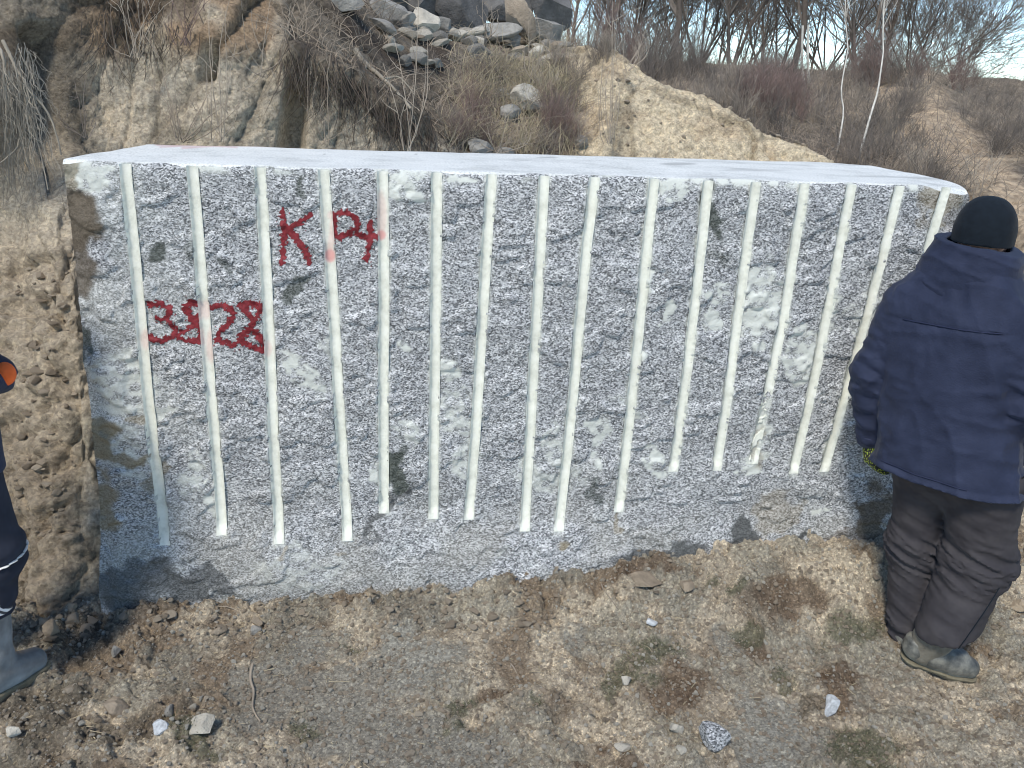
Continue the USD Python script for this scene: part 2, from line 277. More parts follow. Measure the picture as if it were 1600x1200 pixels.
def make_ground():
    xs = np.concatenate([[-300, -120, -50, -20, -10, -6, -4, -3, -2.2, -1.6, -1.1], np.arange(-0.75, 4.3, 0.0058), [4.5, 4.8, 5.3, 6, 8, 12, 25, 60, 150, 300]])
    ys = np.concatenate([[-300, -120, -50, -20, -10, -6, -4, -3, -2.2, -1.85, -1.7], np.arange(-1.6, 0.30, 0.0058), [0.35, 0.45, 0.6, 0.8, 1.2, 2, 4, 8, 20, 60, 300]])
    X, Y = np.meshgrid(xs, ys, indexing='ij'); x, y = X.ravel(), Y.ravel()
    z = np.where((np.abs(x) < 30) & (np.abs(y) < 30), base_z(x, y), 0.0)
    fine = (x > -0.8) & (x < 4.35) & (y > -1.62) & (y < 0.32)
    xf, yf = x[fine], y[fine]; px, py, _ = proj(np.stack([xf, yf, z[fine]], 1))
    p3 = np.stack([xf, yf, xf*0], 1)
    GPX0, GPY0 = px, py
    wob = 60*(fbm(p3*6, 5, 11)-0.5)*2
    px, py = px+wob, py+60*(fbm(p3*6+7, 5, 12)-0.5)*2
    silt = np.maximum.reduce([np.exp(-blob(px, py, b[2], b[3], b[0], b[1])*1.2) for b in ((660, 1030, 75, 60), (470, 1010, 50, 70), (560, 1090, 150, 60), (640, 1170, 240, 60), (1195, 1150, 75, 90), (1130, 990, 45, 25), (900, 985, 30, 45), (1250, 1190, 120, 40), (420, 1090, 70, 60))])
    silt = sm(0.42, 0.62, silt)
    pale = sm(0.45, 0.7, np.maximum(np.exp(-blob(px, py, 70, 50, 640, 1025)), np.exp(-blob(px, py, 55, 90, 1200, 1145, -0.5))))
    brown = sm(0.34, 0.75, fbm(p3*14, 4, 36)*.5-.25+np.maximum.reduce([np.exp(-blob(px, py, b[2], b[3], b[0], b[1])) for b in ((1075, 1075, 60, 45), (770, 1090, 60, 22), (1330, 1075, 60, 30), (1180, 1010, 40, 35), (1010, 890, 60, 14), (1240, 930, 90, 40), (1310, 1110, 40, 22), (960, 1190, 90, 20))]))
    moss = sm(0.34, 0.72, fbm(p3*16, 4, 35)*.55-.27+np.maximum.reduce([np.exp(-blob(px, py, b[2], b[3], b[0], b[1])) for b in ((1010, 1028, 48, 34), (970, 1040, 24, 28), (1340, 985, 60, 35), (1170, 985, 35, 20), (1370, 1160, 70, 40), (1230, 1060, 30, 24), (490, 1140, 40, 20), (720, 1110, 24, 20), (860, 1100, 16, 14), (1150, 920, 20, 12), (560, 1000, 22, 10), (300, 1165, 60, 25), (1090, 905, 18, 30))]))
    damp = sm(0.4, 0.7, np.maximum.reduce([np.exp(-blob(px, py, b[2], b[3], b[0], b[1])) for b in ((70, 1110, 110, 55), (120, 1000, 60, 60), (200, 1140, 120, 40), (60, 900, 60, 60), (1260, 1110, 34, 40))]))
    lumpy = np.clip(sm(0.8, 0.2, silt)*(0.25+1.9*fbm(p3*2.6, 4, 5)), 0.18, 1.6)
    lumpy = lumpy*(0.8+0.9*sm(430, 80, px))*(0.75+0.5*sm(960, 900, py))
    foot = sm(1010, 940, GPY0)*sm(1200, 900, GPX0)+sm(330, 120, GPX0); lumpy = np.minimum(lumpy*(1+0.5*foot), 1.25)
    d = clods(xf, yf, 9000, 0.006, 0.050, 5, (-0.8, 4.4, -1.65, 0.35), .5)*lumpy+clods(xf, yf, 2200, 0.018, 0.05, 8, (-0.8, 4.4, -1.65, 0.35), .45)*np.clip(lumpy-.5, 0, .8)
    d = d+clods(xf, yf, 42000, 0.004, 0.013, 6, (-0.8, 4.4, -1.65, 0.35), 0.7)*(0.25+0.75*np.clip(lumpy, 0, 1))
    d = d*1.2+0.042*(fbm(p3*14, 5, 21)-0.5)*(0.5+lumpy)+0.010*(fbm(p3*55, 3, 23)-0.5)*(0.6+lumpy)+0.075*(fbm(p3*4.4, 3, 22)-0.5)*(0.35+0.65*np.clip(lumpy, 0, 1))
    rut = np.exp(-((((px-930)*0.55+(py-1050)*-0.25)/26)**2))*sm(930, 980, py)*sm(1190, 1130, py)
    d = d-0.012*rut
    d = d*sm(-1.62, -1.32, yf)*sm(-0.8, -0.55, xf)*sm(4.35, 4.1, xf)
    z[fine] += d-0.012
    col = np.tile(np.array([0.385, 0.328, 0.252]), (len(x), 1)); C = col[fine]
    mixc = lambda C, c, w: C*(1-w[:, None])+np.array(c)*w[:, None]
    C = mixc(C, (0.52, 0.445, 0.34), sm(0.5, 0.64, fbm(p3*3.1+3, 5, 31))*0.85)
    C = mixc(C, (0.175, 0.128, 0.088), sm(0.50, 0.62, fbm(p3*4.1+9, 5, 32))*0.75); C = mixc(C, (0.255, 0.245, 0.205), sm(0.5, 0.62, fbm(p3*5.3+19, 5, 33))*0.6)
    C = mixc(C, (0.265, 0.250, 0.215), silt*0.85); C = mixc(C, (0.34, 0.33, 0.29), pale*0.5)
    C = mixc(C, (0.135, 0.092, 0.062), brown*0.8); C = mixc(C, (0.105, 0.105, 0.068), moss*0.7); C = mixc(C, (0.12, 0.10, 0.075), damp*0.75)
    col[fine] = C
    C = C*(0.80+0.34*sm(-.006, .022, d-.03*(fbm(p3*4.4, 3, 22)-.5)))[:, None] if False else C
    v = np.stack([x, y, z], 1); f = grid_faces(len(xs), len(ys))
    obj('ground', (v, f), 'ground_soil', smooth=True, kind='structure', prim={'tint': (col, COL)})
    return v[fine], px, py, moss
GV, GPX, GPY, GM = make_ground()
GT = cKDTree(GV[:, :2])
def gz(x, y): return GV[GT.query([x, y])[1], 2]
def on_ground(px, py):
    i = np.argmin((GPXT-px)**2+(GPYT-py)**2); return GV[i].copy()
GPXT, GPYT, _ = proj(GV)

# ------------------------------------------------------------------ bank, mound and hillside as swept sheets
def sheet(cols, nu, nv):
    """cols: columns of world points, equally long, from foot to back; a smooth surface through them."""
    A = np.array(cols, float); u = np.arange(A.shape[0]); v = np.arange(A.shape[1])
    # parameters by mean chord, so that points stay even along the surface
    cu = np.concatenate([[0], np.cumsum(np.minimum(np.linalg.norm(np.diff(A[:, :4], axis=0), axis=2).mean(1), 0.6))])
    cv = np.concatenate([[0], np.cumsum(np.minimum(np.linalg.norm(np.diff(A, axis=1), axis=2).mean(0), 2.5))])
    B = PchipInterpolator(cv, A, axis=1)(np.linspace(0, cv[-1], nv))
    B = PchipInterpolator(cu, B, axis=0)(np.linspace(0, cu[-1], nu))
    return B.reshape(-1, 3), grid_faces(nu, nv)
def blocks(p, n, seed, lo, hi, w=1.0):
    """Broken earth: every cell of a random partition pushed and tilted by itself, with cracks between; returns offset along the normal (unit size)."""
    r = np.random.default_rng(seed); P = r.uniform(lo, hi, (n, 3)); off = r.normal(size=n); tilt = r.normal(size=(n, 3))
    q = p+0.05*np.stack([fbm(p*5+k*9, 2, k) for k in range(3)], -1)
    d, i = cKDTree(P).query(q, k=2, workers=-1); e = d[:, 1]-d[:, 0]
    sz = ((np.prod(np.array(hi)-lo))/n)**(1/3)
    h = off[i[:, 0]]*0.5+np.einsum('ij,ij->i', tilt[i[:, 0]], q-P[i[:, 0]])/sz*0.6
    return h, np.exp(-(e/(0.045*sz*w))**2)
PP = lambda L: [atY(a, b, y) for a, b, y in L]
top = lambda P, *steps: P+[P[-1]+np.array(s) for s in steps]
bank_cols = [
    top(PP([(-420, 1150, -0.6), (-420, 900, -0.1), (-400, 650, 0.35), (-380, 420, 0.7), (-360, 250, 1.0), (-340, 120, 1.3), (-320, 10, 1.6), (-300, -90, 1.9)]), (-0.1, .5, .3), (-0.2, 1.5, .5), (-.5, 5, .7)),
    top(PP([(-120, 1080, -0.25), (-110, 860, 0.15), (-100, 640, 0.5), (-90, 430, 0.85), (-85, 260, 1.12), (-80, 120, 1.38), (-80, 10, 1.62), (-80, -90, 1.9)]), (0, .5, .3), (-.1, 1.5, .5), (-.3, 5, .6)),
    top(PP([(0, 1000, -0.08), (5, 850, 0.22), (10, 640, 0.55), (15, 440, 0.9), (20, 270, 1.2), (20, 120, 1.36), (20, 20, 1.5), (20, -80, 1.8)]), (0, .5, .3), (0, 1.5, .5), (0, 5, .6)),
    top(PP([(75, 985, -0.04), (80, 850, 0.18), (80, 650, 0.42), (82, 470, 0.66), (85, 330, 0.98), (82, 180, 1.5), (82, 50, 1.6), (82, -60, 1.75)]), (0, .5, .3), (0, 1.5, .5), (0, 5, .6)),
    top(PP([(125, 985, 0.0), (125, 850, 0.20), (122, 650, 0.42), (120, 470, 0.68), (118, 330, 1.02), (118, 200, 1.58), (118, 60, 1.68), (118, -60, 1.8)]), (0, .5, .3), (0, 1.5, .5), (0, 5, .6)),
    top(PP([(190, 960, 0.12), (185, 850, 0.3), (180, 660, 0.55), (175, 480, 0.9), (170, 330, 1.3), (165, 200, 1.66), (160, 60, 1.74), (160, -60, 1.86)]), (0, .5, .3), (0, 1.5, .5), (0, 5, .6)),
    top(PP([(260, 900, 0.9), (255, 760, 1.2), (250, 600, 1.38), (245, 440, 1.5), (240, 310, 1.58), (235, 200, 1.66), (230, 90, 1.8), (230, -30, 2.0)]), (0, .5, .3), (0, 1.5, .5), (0, 5, .6)),
    top(PP([(350, 850, 1.0), (350, 720, 1.3), (345, 580, 1.45), (342, 430, 1.52), (340, 310, 1.58), (338, 190, 1.64), (335, 70, 1.72), (335, -30, 1.95)]), (0, .5, .3), (0, 1.5, .5), (0, 5, .5)),
    top(PP([(440, 850, 1.15), (440, 720, 1.45), (440, 580, 1.58), (440, 430, 1.66), (440, 310, 1.72), (440, 200, 1.78), (440, 95, 1.84), (445, 20, 2.1)]), (0, .4, .25), (0, 1.5, .4), (0, 5, .5)),
    top(PP([(540, 850, 1.15), (540, 720, 1.45), (540, 580, 1.6), (540, 430, 1.7), (540, 310, 1.76), (540, 230, 1.8), (543, 145, 1.86), (545, 60, 2.3)]), (0, .7, .28), (0, 1.6, .35), (0, 5, .4)),
    top(PP([(620, 850, 1.15), (620, 720, 1.45), (620, 580, 1.62), (620, 430, 1.74), (620, 330, 1.8), (620, 255, 1.84), (625, 188, 1.92), (630, 120, 2.5)]), (0, .9, .33), (0, 1.8, .30), (0, 5, .4)),
    top(PP([(690, 850, 1.2), (690, 720, 1.5), (690, 580, 1.66), (690, 430, 1.8), (690, 330, 1.86), (690, 262, 1.92), (695, 220, 2.05), (700, 140, 2.8)]), (0, .9, .36), (0, 1.8, .25), (0, 5, .4)),
    top(PP([(760, 850, 1.3), (760, 720, 1.6), (760, 580, 1.75), (760, 430, 1.9), (760, 330, 2.0), (760, 262, 2.15), (765, 200, 2.6), (770, 130, 3.15)]), (0, .9, .33), (0, 1.6, .2), (0, 5, .4)),
    top(PP([(850, 850, 1.4), (850, 720, 1.65), (850, 580, 1.85), (850, 430, 2.0), (850, 330, 2.15), (850, 265, 2.35), (855, 190, 2.85), (858, 125, 3.4)]), (0, .9, .26), (0, 1.6, .1), (0, 5, .4)),
    top(PP([(905, 850, 1.4), (905, 720, 1.7), (905, 580, 1.9), (905, 430, 2.1), (905, 330, 2.3), (905, 265, 2.5), (908, 190, 2.9), (905, 110, 3.45)]), (0.02, .5, .16), (0, 1.2, .15), (0, 5, .4)),
    top(PP([(960, 850, 1.4), (960, 720, 1.7), (960, 580, 1.95), (960, 430, 2.15), (960, 330, 2.35), (960, 262, 2.5), (962, 185, 2.72), (960, 115, 3.05)]), (0.02, .45, .17), (0, 1.0, -.1), (0, 4, .2)),
    top(PP([(1040, 850, 1.4), (1040, 720, 1.7), (1040, 580, 1.95), (1040, 430, 2.15), (1040, 330, 2.35), (1040, 270, 2.48), (1035, 195, 2.7), (1025, 128, 2.98)]), (0.03, .35, .06), (0, 1.0, -.2), (0, 4, -.1)),
    top(PP([(1120, 850, 1.4), (1120, 720, 1.7), (1120, 580, 1.95), (1120, 430, 2.15), (1120, 330, 2.32), (1120, 275, 2.45), (1115, 215, 2.62), (1105, 160, 2.88)]), (0.03, .25, .03), (0, .8, -.3), (0, 4, -.5)),
    top(PP([(1200, 850, 1.4), (1200, 720, 1.7), (1200, 580, 1.95), (1200, 430, 2.1), (1200, 330, 2.25), (1200, 285, 2.36), (1198, 245, 2.5), (1190, 203, 2.72)]), (0.03, .2, .02), (0, .7, -.35), (0, 4, -.8)),
    top(PP([(1290, 850, 1.4), (1290, 720, 1.7), (1290, 600, 1.9), (1290, 450, 2.05), (1290, 360, 2.15), (1290, 310, 2.22), (1288, 275, 2.34), (1285, 243, 2.5)]), (0.03, .2, .02), (0, .6, -.35), (0, 4, -.9)),
    top(PP([(1380, 850, 1.4), (1380, 740, 1.65), (1380, 630, 1.8), (1380, 500, 1.95), (1380, 420, 2.05), (1380, 365, 2.12), (1378, 325, 2.25), (1375, 292, 2.4)]), (0.03, .2, .0), (0, .6, -.35), (0, 4, -.9)),
]
for sh in ((-1.3, -.35, -.05), (-4.5, -1.2, -.2)): bank_cols.insert(0, [np.asarray(q_, float)+np.array(sh)*[1, 1, 1] for q_ in bank_cols[0 if sh[0] > -2 else 1]])
BV, BF = sheet(bank_cols, 680, 430)
n = vnormals(BV, BF)
n *= np.sign((n*(CAM-BV)).sum(1).mean())
bpx, bpy, bz = proj(BV); edge = np.interp(bpx, [380, 440, 540, 620, 690, 740], [70, 95, 145, 188, 222, 250])
left = sm(150, 90, bpx)
over = sm(8, -14, bpy-edge)*sm(415, 460, bpx)*sm(905, 860, bpx)         # the dark rooty soil and grass above the cut clay
mound = sm(880, 915, bpx+30*(fbm(BV*3, 3, 77)-0.5))
lo, hi = BV[bpy > -400].min(0)-0.3, np.minimum(BV.max(0), [6, 4, 4])+0.3
h1, c1 = blocks(BV*[1, 1, 0.7], 900, 41, lo*[1, 1, .7], hi*[1, 1, .7]); h2, c2 = blocks(BV, 16000, 42, lo, hi, 1.3); h3, c3 = blocks(BV*[1.6, 1, 0.45], 500, 43, lo*[1.6, 1, .45], hi*[1.6, 1, .45], 0.6)
near = sm(9, 4, bz)
h4, c4 = blocks(BV, 70000, 44, lo, hi, 1.3)
dsp = near*(0.024*h1*(1-over)+0.010*h2+0.005*h4-0.022*c1*(1-left)*(1-mound*0.6)-0.012*c2-0.005*c4-0.016*c3*(1-left)*(1-over))
dsp += near*(0.15*(fbm(BV*1.6, 4, 51)-0.5)+0.07*(fbm(BV*5, 4, 52)-0.5)+0.030*(fbm(BV*[28, 28, 34], 3, 53)-0.5))
dsp += near*left*sm(300, 480, bpy)*(0.055*(np.abs(fbm(BV*8, 5, 57)-0.5)*4-0.4)+0.05*(fbm(BV*22, 4, 56)-.5)+0.016*(fbm(BV*70, 2, 55)-.5)+.016*h2-.012*c2+.010*h4)
dsp += near*mound*(0.06*(fbm(BV*[9, 9, 3.0], 3, 58)-0.5)+0.035*(0.5-np.abs(fbm(BV*[12, 12, 5], 3, 59)-0.5)*5))
notch = 0.22*sm(26, 8, np.abs(bpx-463+0.12*(bpy-160)))*sm(110, 150, bpy)*sm(290, 240, bpy)+0.16*sm(20, 6, np.abs(bpx-322+0.1*(bpy-100)))*sm(60, 80, bpy)*sm(135, 110, bpy)+0.15*sm(60, 20, np.abs(bpx-55))*sm(20, 60, bpy)*sm(330, 220, bpy)
brow = over*sm(70, 0, edge-bpy)*sm(700, 640, bpx)
BV = BV+n*(dsp-notch*0.9+0.13*brow+0.10*brow*(fbm(BV*7, 3, 66)-0.5))[:, None]
q = fbm(BV*2.1, 4, 61); q2 = fbm(BV*[1.2, 1.2, 5], 4, 62)
C = np.tile(np.array([0.49, 0.42, 0.325]), (len(BV), 1))
mixc = lambda C, c, w: C*(1-np.asarray(w)[:, None])+np.array(c)*np.asarray(w)[:, None]
C = mixc(C, (0.41, 0.37, 0.30), sm(0.45, 0.6, q)); C = mixc(C, (0.53, 0.45, 0.34), sm(0.52, 0.66, q2)*0.7)
C = mixc(C, (0.27, 0.18, 0.11), sm(120, 60, bpy)*sm(0.45, 0.6, fbm(BV*3+5, 3, 63))*sm(460, 420, bpx)*0.8)
C = mixc(C, (0.115, 0.085, 0.062), sm(46, 8, bpy+24*(q-0.5)*2)*sm(110, 160, bpx)*sm(330, 300, bpx)*0.85)
C = mixc(C, (0.10, 0.085, 0.068), sm(120, 70, np.abs(bpx-50)+20*(q-.5))*sm(300, 180, bpy)*0.75)
C = mixc(C, (0.37, 0.31, 0.235), left*sm(330, 420, bpy)*0.9); C = mixc(C, (0.24, 0.195, 0.145), left*sm(600, 760, bpy+120*(q2-.5))*0.6)
C = mixc(C, (0.085, 0.068, 0.056), over*(0.75+0.25*sm(0.4, 0.6, q))*sm(760, 690, bpx)); C = mixc(C, (0.19, 0.15, 0.115), over*sm(690, 770, bpx)*0.8)
C = mixc(C, (0.58, 0.485, 0.345), mound*0.85); C = mixc(C, (0.45, 0.35, 0.24), mound*sm(0.5, 0.62, fbm(BV*4.2, 4, 64))*0.6)
C = mixc(C, (0.20, 0.155, 0.12), sm(905, 880, bpx)*sm(700, 760, bpx)*sm(0.35, 0.6, q2)*0.7)
C = mixc(C, (0.52, 0.42, 0.27), sm(1.2, 0.5, blob(bpx, bpy, 28, 48, 745, 145)))
C = C*(1-0.35*np.clip(c1*(1-left), 0, 1)[:, None])
obj('clay_bank', (BV, BF), 'bank_clay', smooth=True, kind='structure', prim={'tint': (C, COL)})

hill_cols = [top(PP(a), (0, 8, .1), (0, 40, .0), (0, 250, -3)) for a in (
    [(760, 420, 3.2), (765, 250, 4.4), (765, 130, 6.4), (765, 95, 8.5), (765, 80, 11), (765, 72, 15)],
    [(900, 400, 3.2), (900, 240, 4.4), (900, 140, 6.4), (900, 110, 8.5), (900, 92, 11), (900, 84, 15)],
    [(1000, 380, 3.2), (1000, 235, 4.4), (1000, 150, 6.4), (1000, 122, 8.5), (1000, 103, 11), (1000, 95, 15)],
    [(1150, 400, 3.0), (1150, 285, 3.9), (1150, 190, 5.8), (1150, 145, 8.2), (1150, 116, 11), (1150, 106, 15)],
    [(1300, 420, 2.9), (1300, 300, 3.6), (1300, 215, 5.2), (1300, 160, 7.6), (1300, 120, 11), (1300, 112, 15)],
    [(1400, 450, 2.6), (1400, 320, 3.2), (1400, 250, 4.2), (1395, 180, 6.2), (1390, 122, 9.5), (1390, 112, 15)],
    [(1470, 500, 2.3), (1470, 350, 2.8), (1470, 275, 3.7), (1465, 200, 5.4), (1450, 138, 8.5), (1450, 118, 15)],
    [(1540, 600, 1.9), (1540, 400, 2.3), (1540, 300, 3.0), (1530, 235, 4.6), (1520, 170, 8.0), (1520, 124, 15)],
    [(1620, 760, 1.2), (1620, 520, 1.8), (1620, 345, 2.4), (1615, 262, 3.8), (1610, 195, 7.5), (1610, 132, 15)],
    [(1760, 900, 0.7), (1760, 650, 1.3), (1760, 430, 1.9), (1750, 300, 3.2), (1740, 210, 6.5), (1740, 142, 15)],
    [(2000, 1000, 0.2), (2000, 760, .8), (2000, 520, 1.4), (1980, 340, 2.6), (1960, 230, 6.0), (1960, 155, 15)],
    [(2500, 1000, 0.0), (2500, 760, .5), (2500, 520, 1.0), (2480, 340, 2.2), (2460, 250, 5.5), (2460, 180, 14)])]
HV, HF = sheet(hill_cols, 420, 300)
n = vnormals(HV, HF); n *= np.sign((n*(CAM-HV)).sum(1).mean()); hpx, hpy, hz = proj(HV)
k = sm(30, 12, hz); h1, c1 = blocks(HV, 6000, 71, HV.min(0)*[1, 1, 1], np.minimum(HV.max(0), [14, 16, 6]), 1.2)
HV = HV+n*(k*(0.30*(fbm(HV*0.8, 4, 81)-0.5)+0.10*(fbm(HV*3, 4, 82)-0.5)+0.05*(fbm(HV*9, 3, 83)-0.5)+0.012*h1-0.02*c1)*sm(1.2, 3.5, hz))[:, None]
q = fbm(HV*1.1, 4, 84); q2 = fbm(HV*[1, 1, 4], 4, 85)
H = np.tile(np.array([0.24, 0.20, 0.155]), (len(HV), 1))
H = mixc(H, (0.165, 0.14, 0.115), sm(0.45, 0.6, q)); H = mixc(H, (0.31, 0.25, 0.185), sm(0.5, 0.62, q2)*0.6)
cl = np.interp(hpy, [100, 130, 180, 230, 300, 400, 600], [1400, 1410, 1440, 1495, 1570, 1605, 1640]); w_ = np.interp(hpy, [100, 140, 200, 300, 400, 600], [30, 60, 75, 70, 110, 160])
face = sm(1.15, 0.55, np.abs(hpx-cl+70*(q-.5))/w_)
H = mixc(H, (0.45, 0.35, 0.25), face*0.9); H = mixc(H, (0.27, 0.225, 0.165), sm(1560, 1600, hpx)*sm(330, 420, hpy)*0.8)
obj('hillside', (HV, HF), 'hill_earth', smooth=True, kind='structure', prim={'tint': (H, COL)})
bpx, bpy, bz = proj(BV); hpx, hpy, hz = proj(HV)
def hit(px, py, which='bank'):
    """The nearest point of the bank or hillside that the picture shows at this spot."""
    X, Y, Z, V = (bpx, bpy, bz, BV) if which == 'bank' else (hpx, hpy, hz, HV)
    d = (X-px)**2+(Y-py)**2; i = np.where(d < 12**2)[0]
    if len(i) == 0: return V[np.argmin(d)].copy()
    i = i[Z[i] < Z[i].min()+0.12]
    return V[i[np.argmin(d[i])]].copy()

# ------------------------------------------------------------------ the granite block
mat('granite_top', {'t': ('texture_coordinate', {}), 'n': ('noise_texture', {'scale': 5, 'detail': 6, 'roughness': 0.65}), 'r': ('rgb_ramp', {'ramp': [(0.28, (0.54, 0.545, 0.52)), (0.5, (0.69, 0.695, 0.665)), (0.72, (0.76, 0.76, 0.725))]}),
    'v': ('noise_texture', {'scale': 130, 'detail': 2, 'roughness': 0.7}), 'rv': ('rgb_ramp', {'ramp': [(0.32, (0.62, 0.63, 0.64)), (0.52, (1.0, 1.0, 1.0))]}), 'm': ('mix_color', {'blend_type': 'multiply', 'fac': 1.0}),
    'a': ('attribute', {'attribute': 'pink'}), 'mp': ('mix_color', {'b': (0.52, 0.24, 0.24)}), 'as': ('attribute', {'attribute': 'stain_amount'}), 'ms': ('mix_color', {'b': (0.27, 0.27, 0.26)}),
    'b': ('bump', {'strength': 0.35, 'distance': 0.004}), 'p': ('principled_bsdf', {'roughness': 0.75, 'specular_ior_level': 0.25})},
    [('t.object', 'n.vector'), ('n.fac', 'r.fac'), ('t.object', 'v.vector'), ('v.fac', 'rv.fac'), ('r.color', 'm.a'), ('rv.color', 'm.b'), ('m.result', 'mp.a'), ('a.fac', 'mp.fac'), ('mp.result', 'ms.a'), ('as.fac', 'ms.fac'), ('ms.result', 'p.base_color'), ('v.fac', 'b.height'), ('b.normal', 'p.normal')])
GRO = [((195, 250), (216, 452), (235, 650), (258, 852)), ((300, 254), (316, 450), (333, 650), (347, 836)), ((406, 257), (418, 470), (428, 690), (436, 850)), ((505, 260), (519, 450), (531, 650), (543, 845)),
       ((597, 263), (600, 450), (599, 620), (600, 802)), ((682, 267), (681, 450), (679, 620), (677, 811)), ((768, 270), (757, 440), (745, 640), (732, 812)), ((850, 272), (839, 480), (829, 660), (820, 830)),
       ((929, 275), (910, 450), (892, 650), (873, 830)), ((1022, 278), (1003, 460), (985, 640), (966, 800)), ((1106, 280), (1089, 440), (1069, 610), (1052, 737)), ((1181, 282), (1158, 450), (1139, 600), (1119, 735)),
       ((1257, 284), (1231, 450), (1204, 590), (1176, 725)), ((1331, 285), (1300, 450), (1270, 600), (1239, 740)), ((1407, 286), (1365, 450), (1327, 590), (1286, 737)), ((1480, 287), (1440, 420), (1402, 560), (1352, 715))]
ZT = lambda x: 1.727+0.0040*np.asarray(x)
XL = lambda z: 0.014-0.030*(1-np.clip(z/1.727, -0.2, 1))
def f_low(x, z):
    p = np.stack([x, x*0+1.7, z], -1)
    return 0.035*(fbm(p*1.5, 3, 91)-0.5)-0.085*sm(0.42, 0.02, z+0.10*(fbm(p*1.8, 3, 92)-0.5)-0.04*np.asarray(x)*0)
def f_full(x, z):
    p = np.stack([x, x*0+1.7, z], -1)
    h = f_low(x, z)+0.024*(fbm(p*6, 4, 93)-0.5)+0.010*(fbm(p*np.array([42, 1, 46]), 3, 94)-0.5)
    r = fbm(p*np.array([9, 1, 11])+4, 3, 95); h = h-0.010*sm(0.52, 0.6, r)
    h = h+0.05*sm(0.13, 0.0, np.asarray(x)-XL(z)+0.05*(fbm(p*6, 3, 96)-0.5))**2
    h = h+0.10*sm(0.10, -0.03, z)*sm(1.6, 2.2, x)*0.6
    return h
def face_xz(px, py):
    P = atY(px, py, 0.0)
    for _ in range(3): P = atY(px, py, float(f_low(np.array([P[0]]), np.array([P[2]]))[0]))
    return P[0], P[2]
def gyo(gi, z): return 0.012*(fbm(np.stack([np.asarray(z)*4.5, np.asarray(z)*0+gi*3.7, np.asarray(z)*0], -1), 3, 119)-0.45)
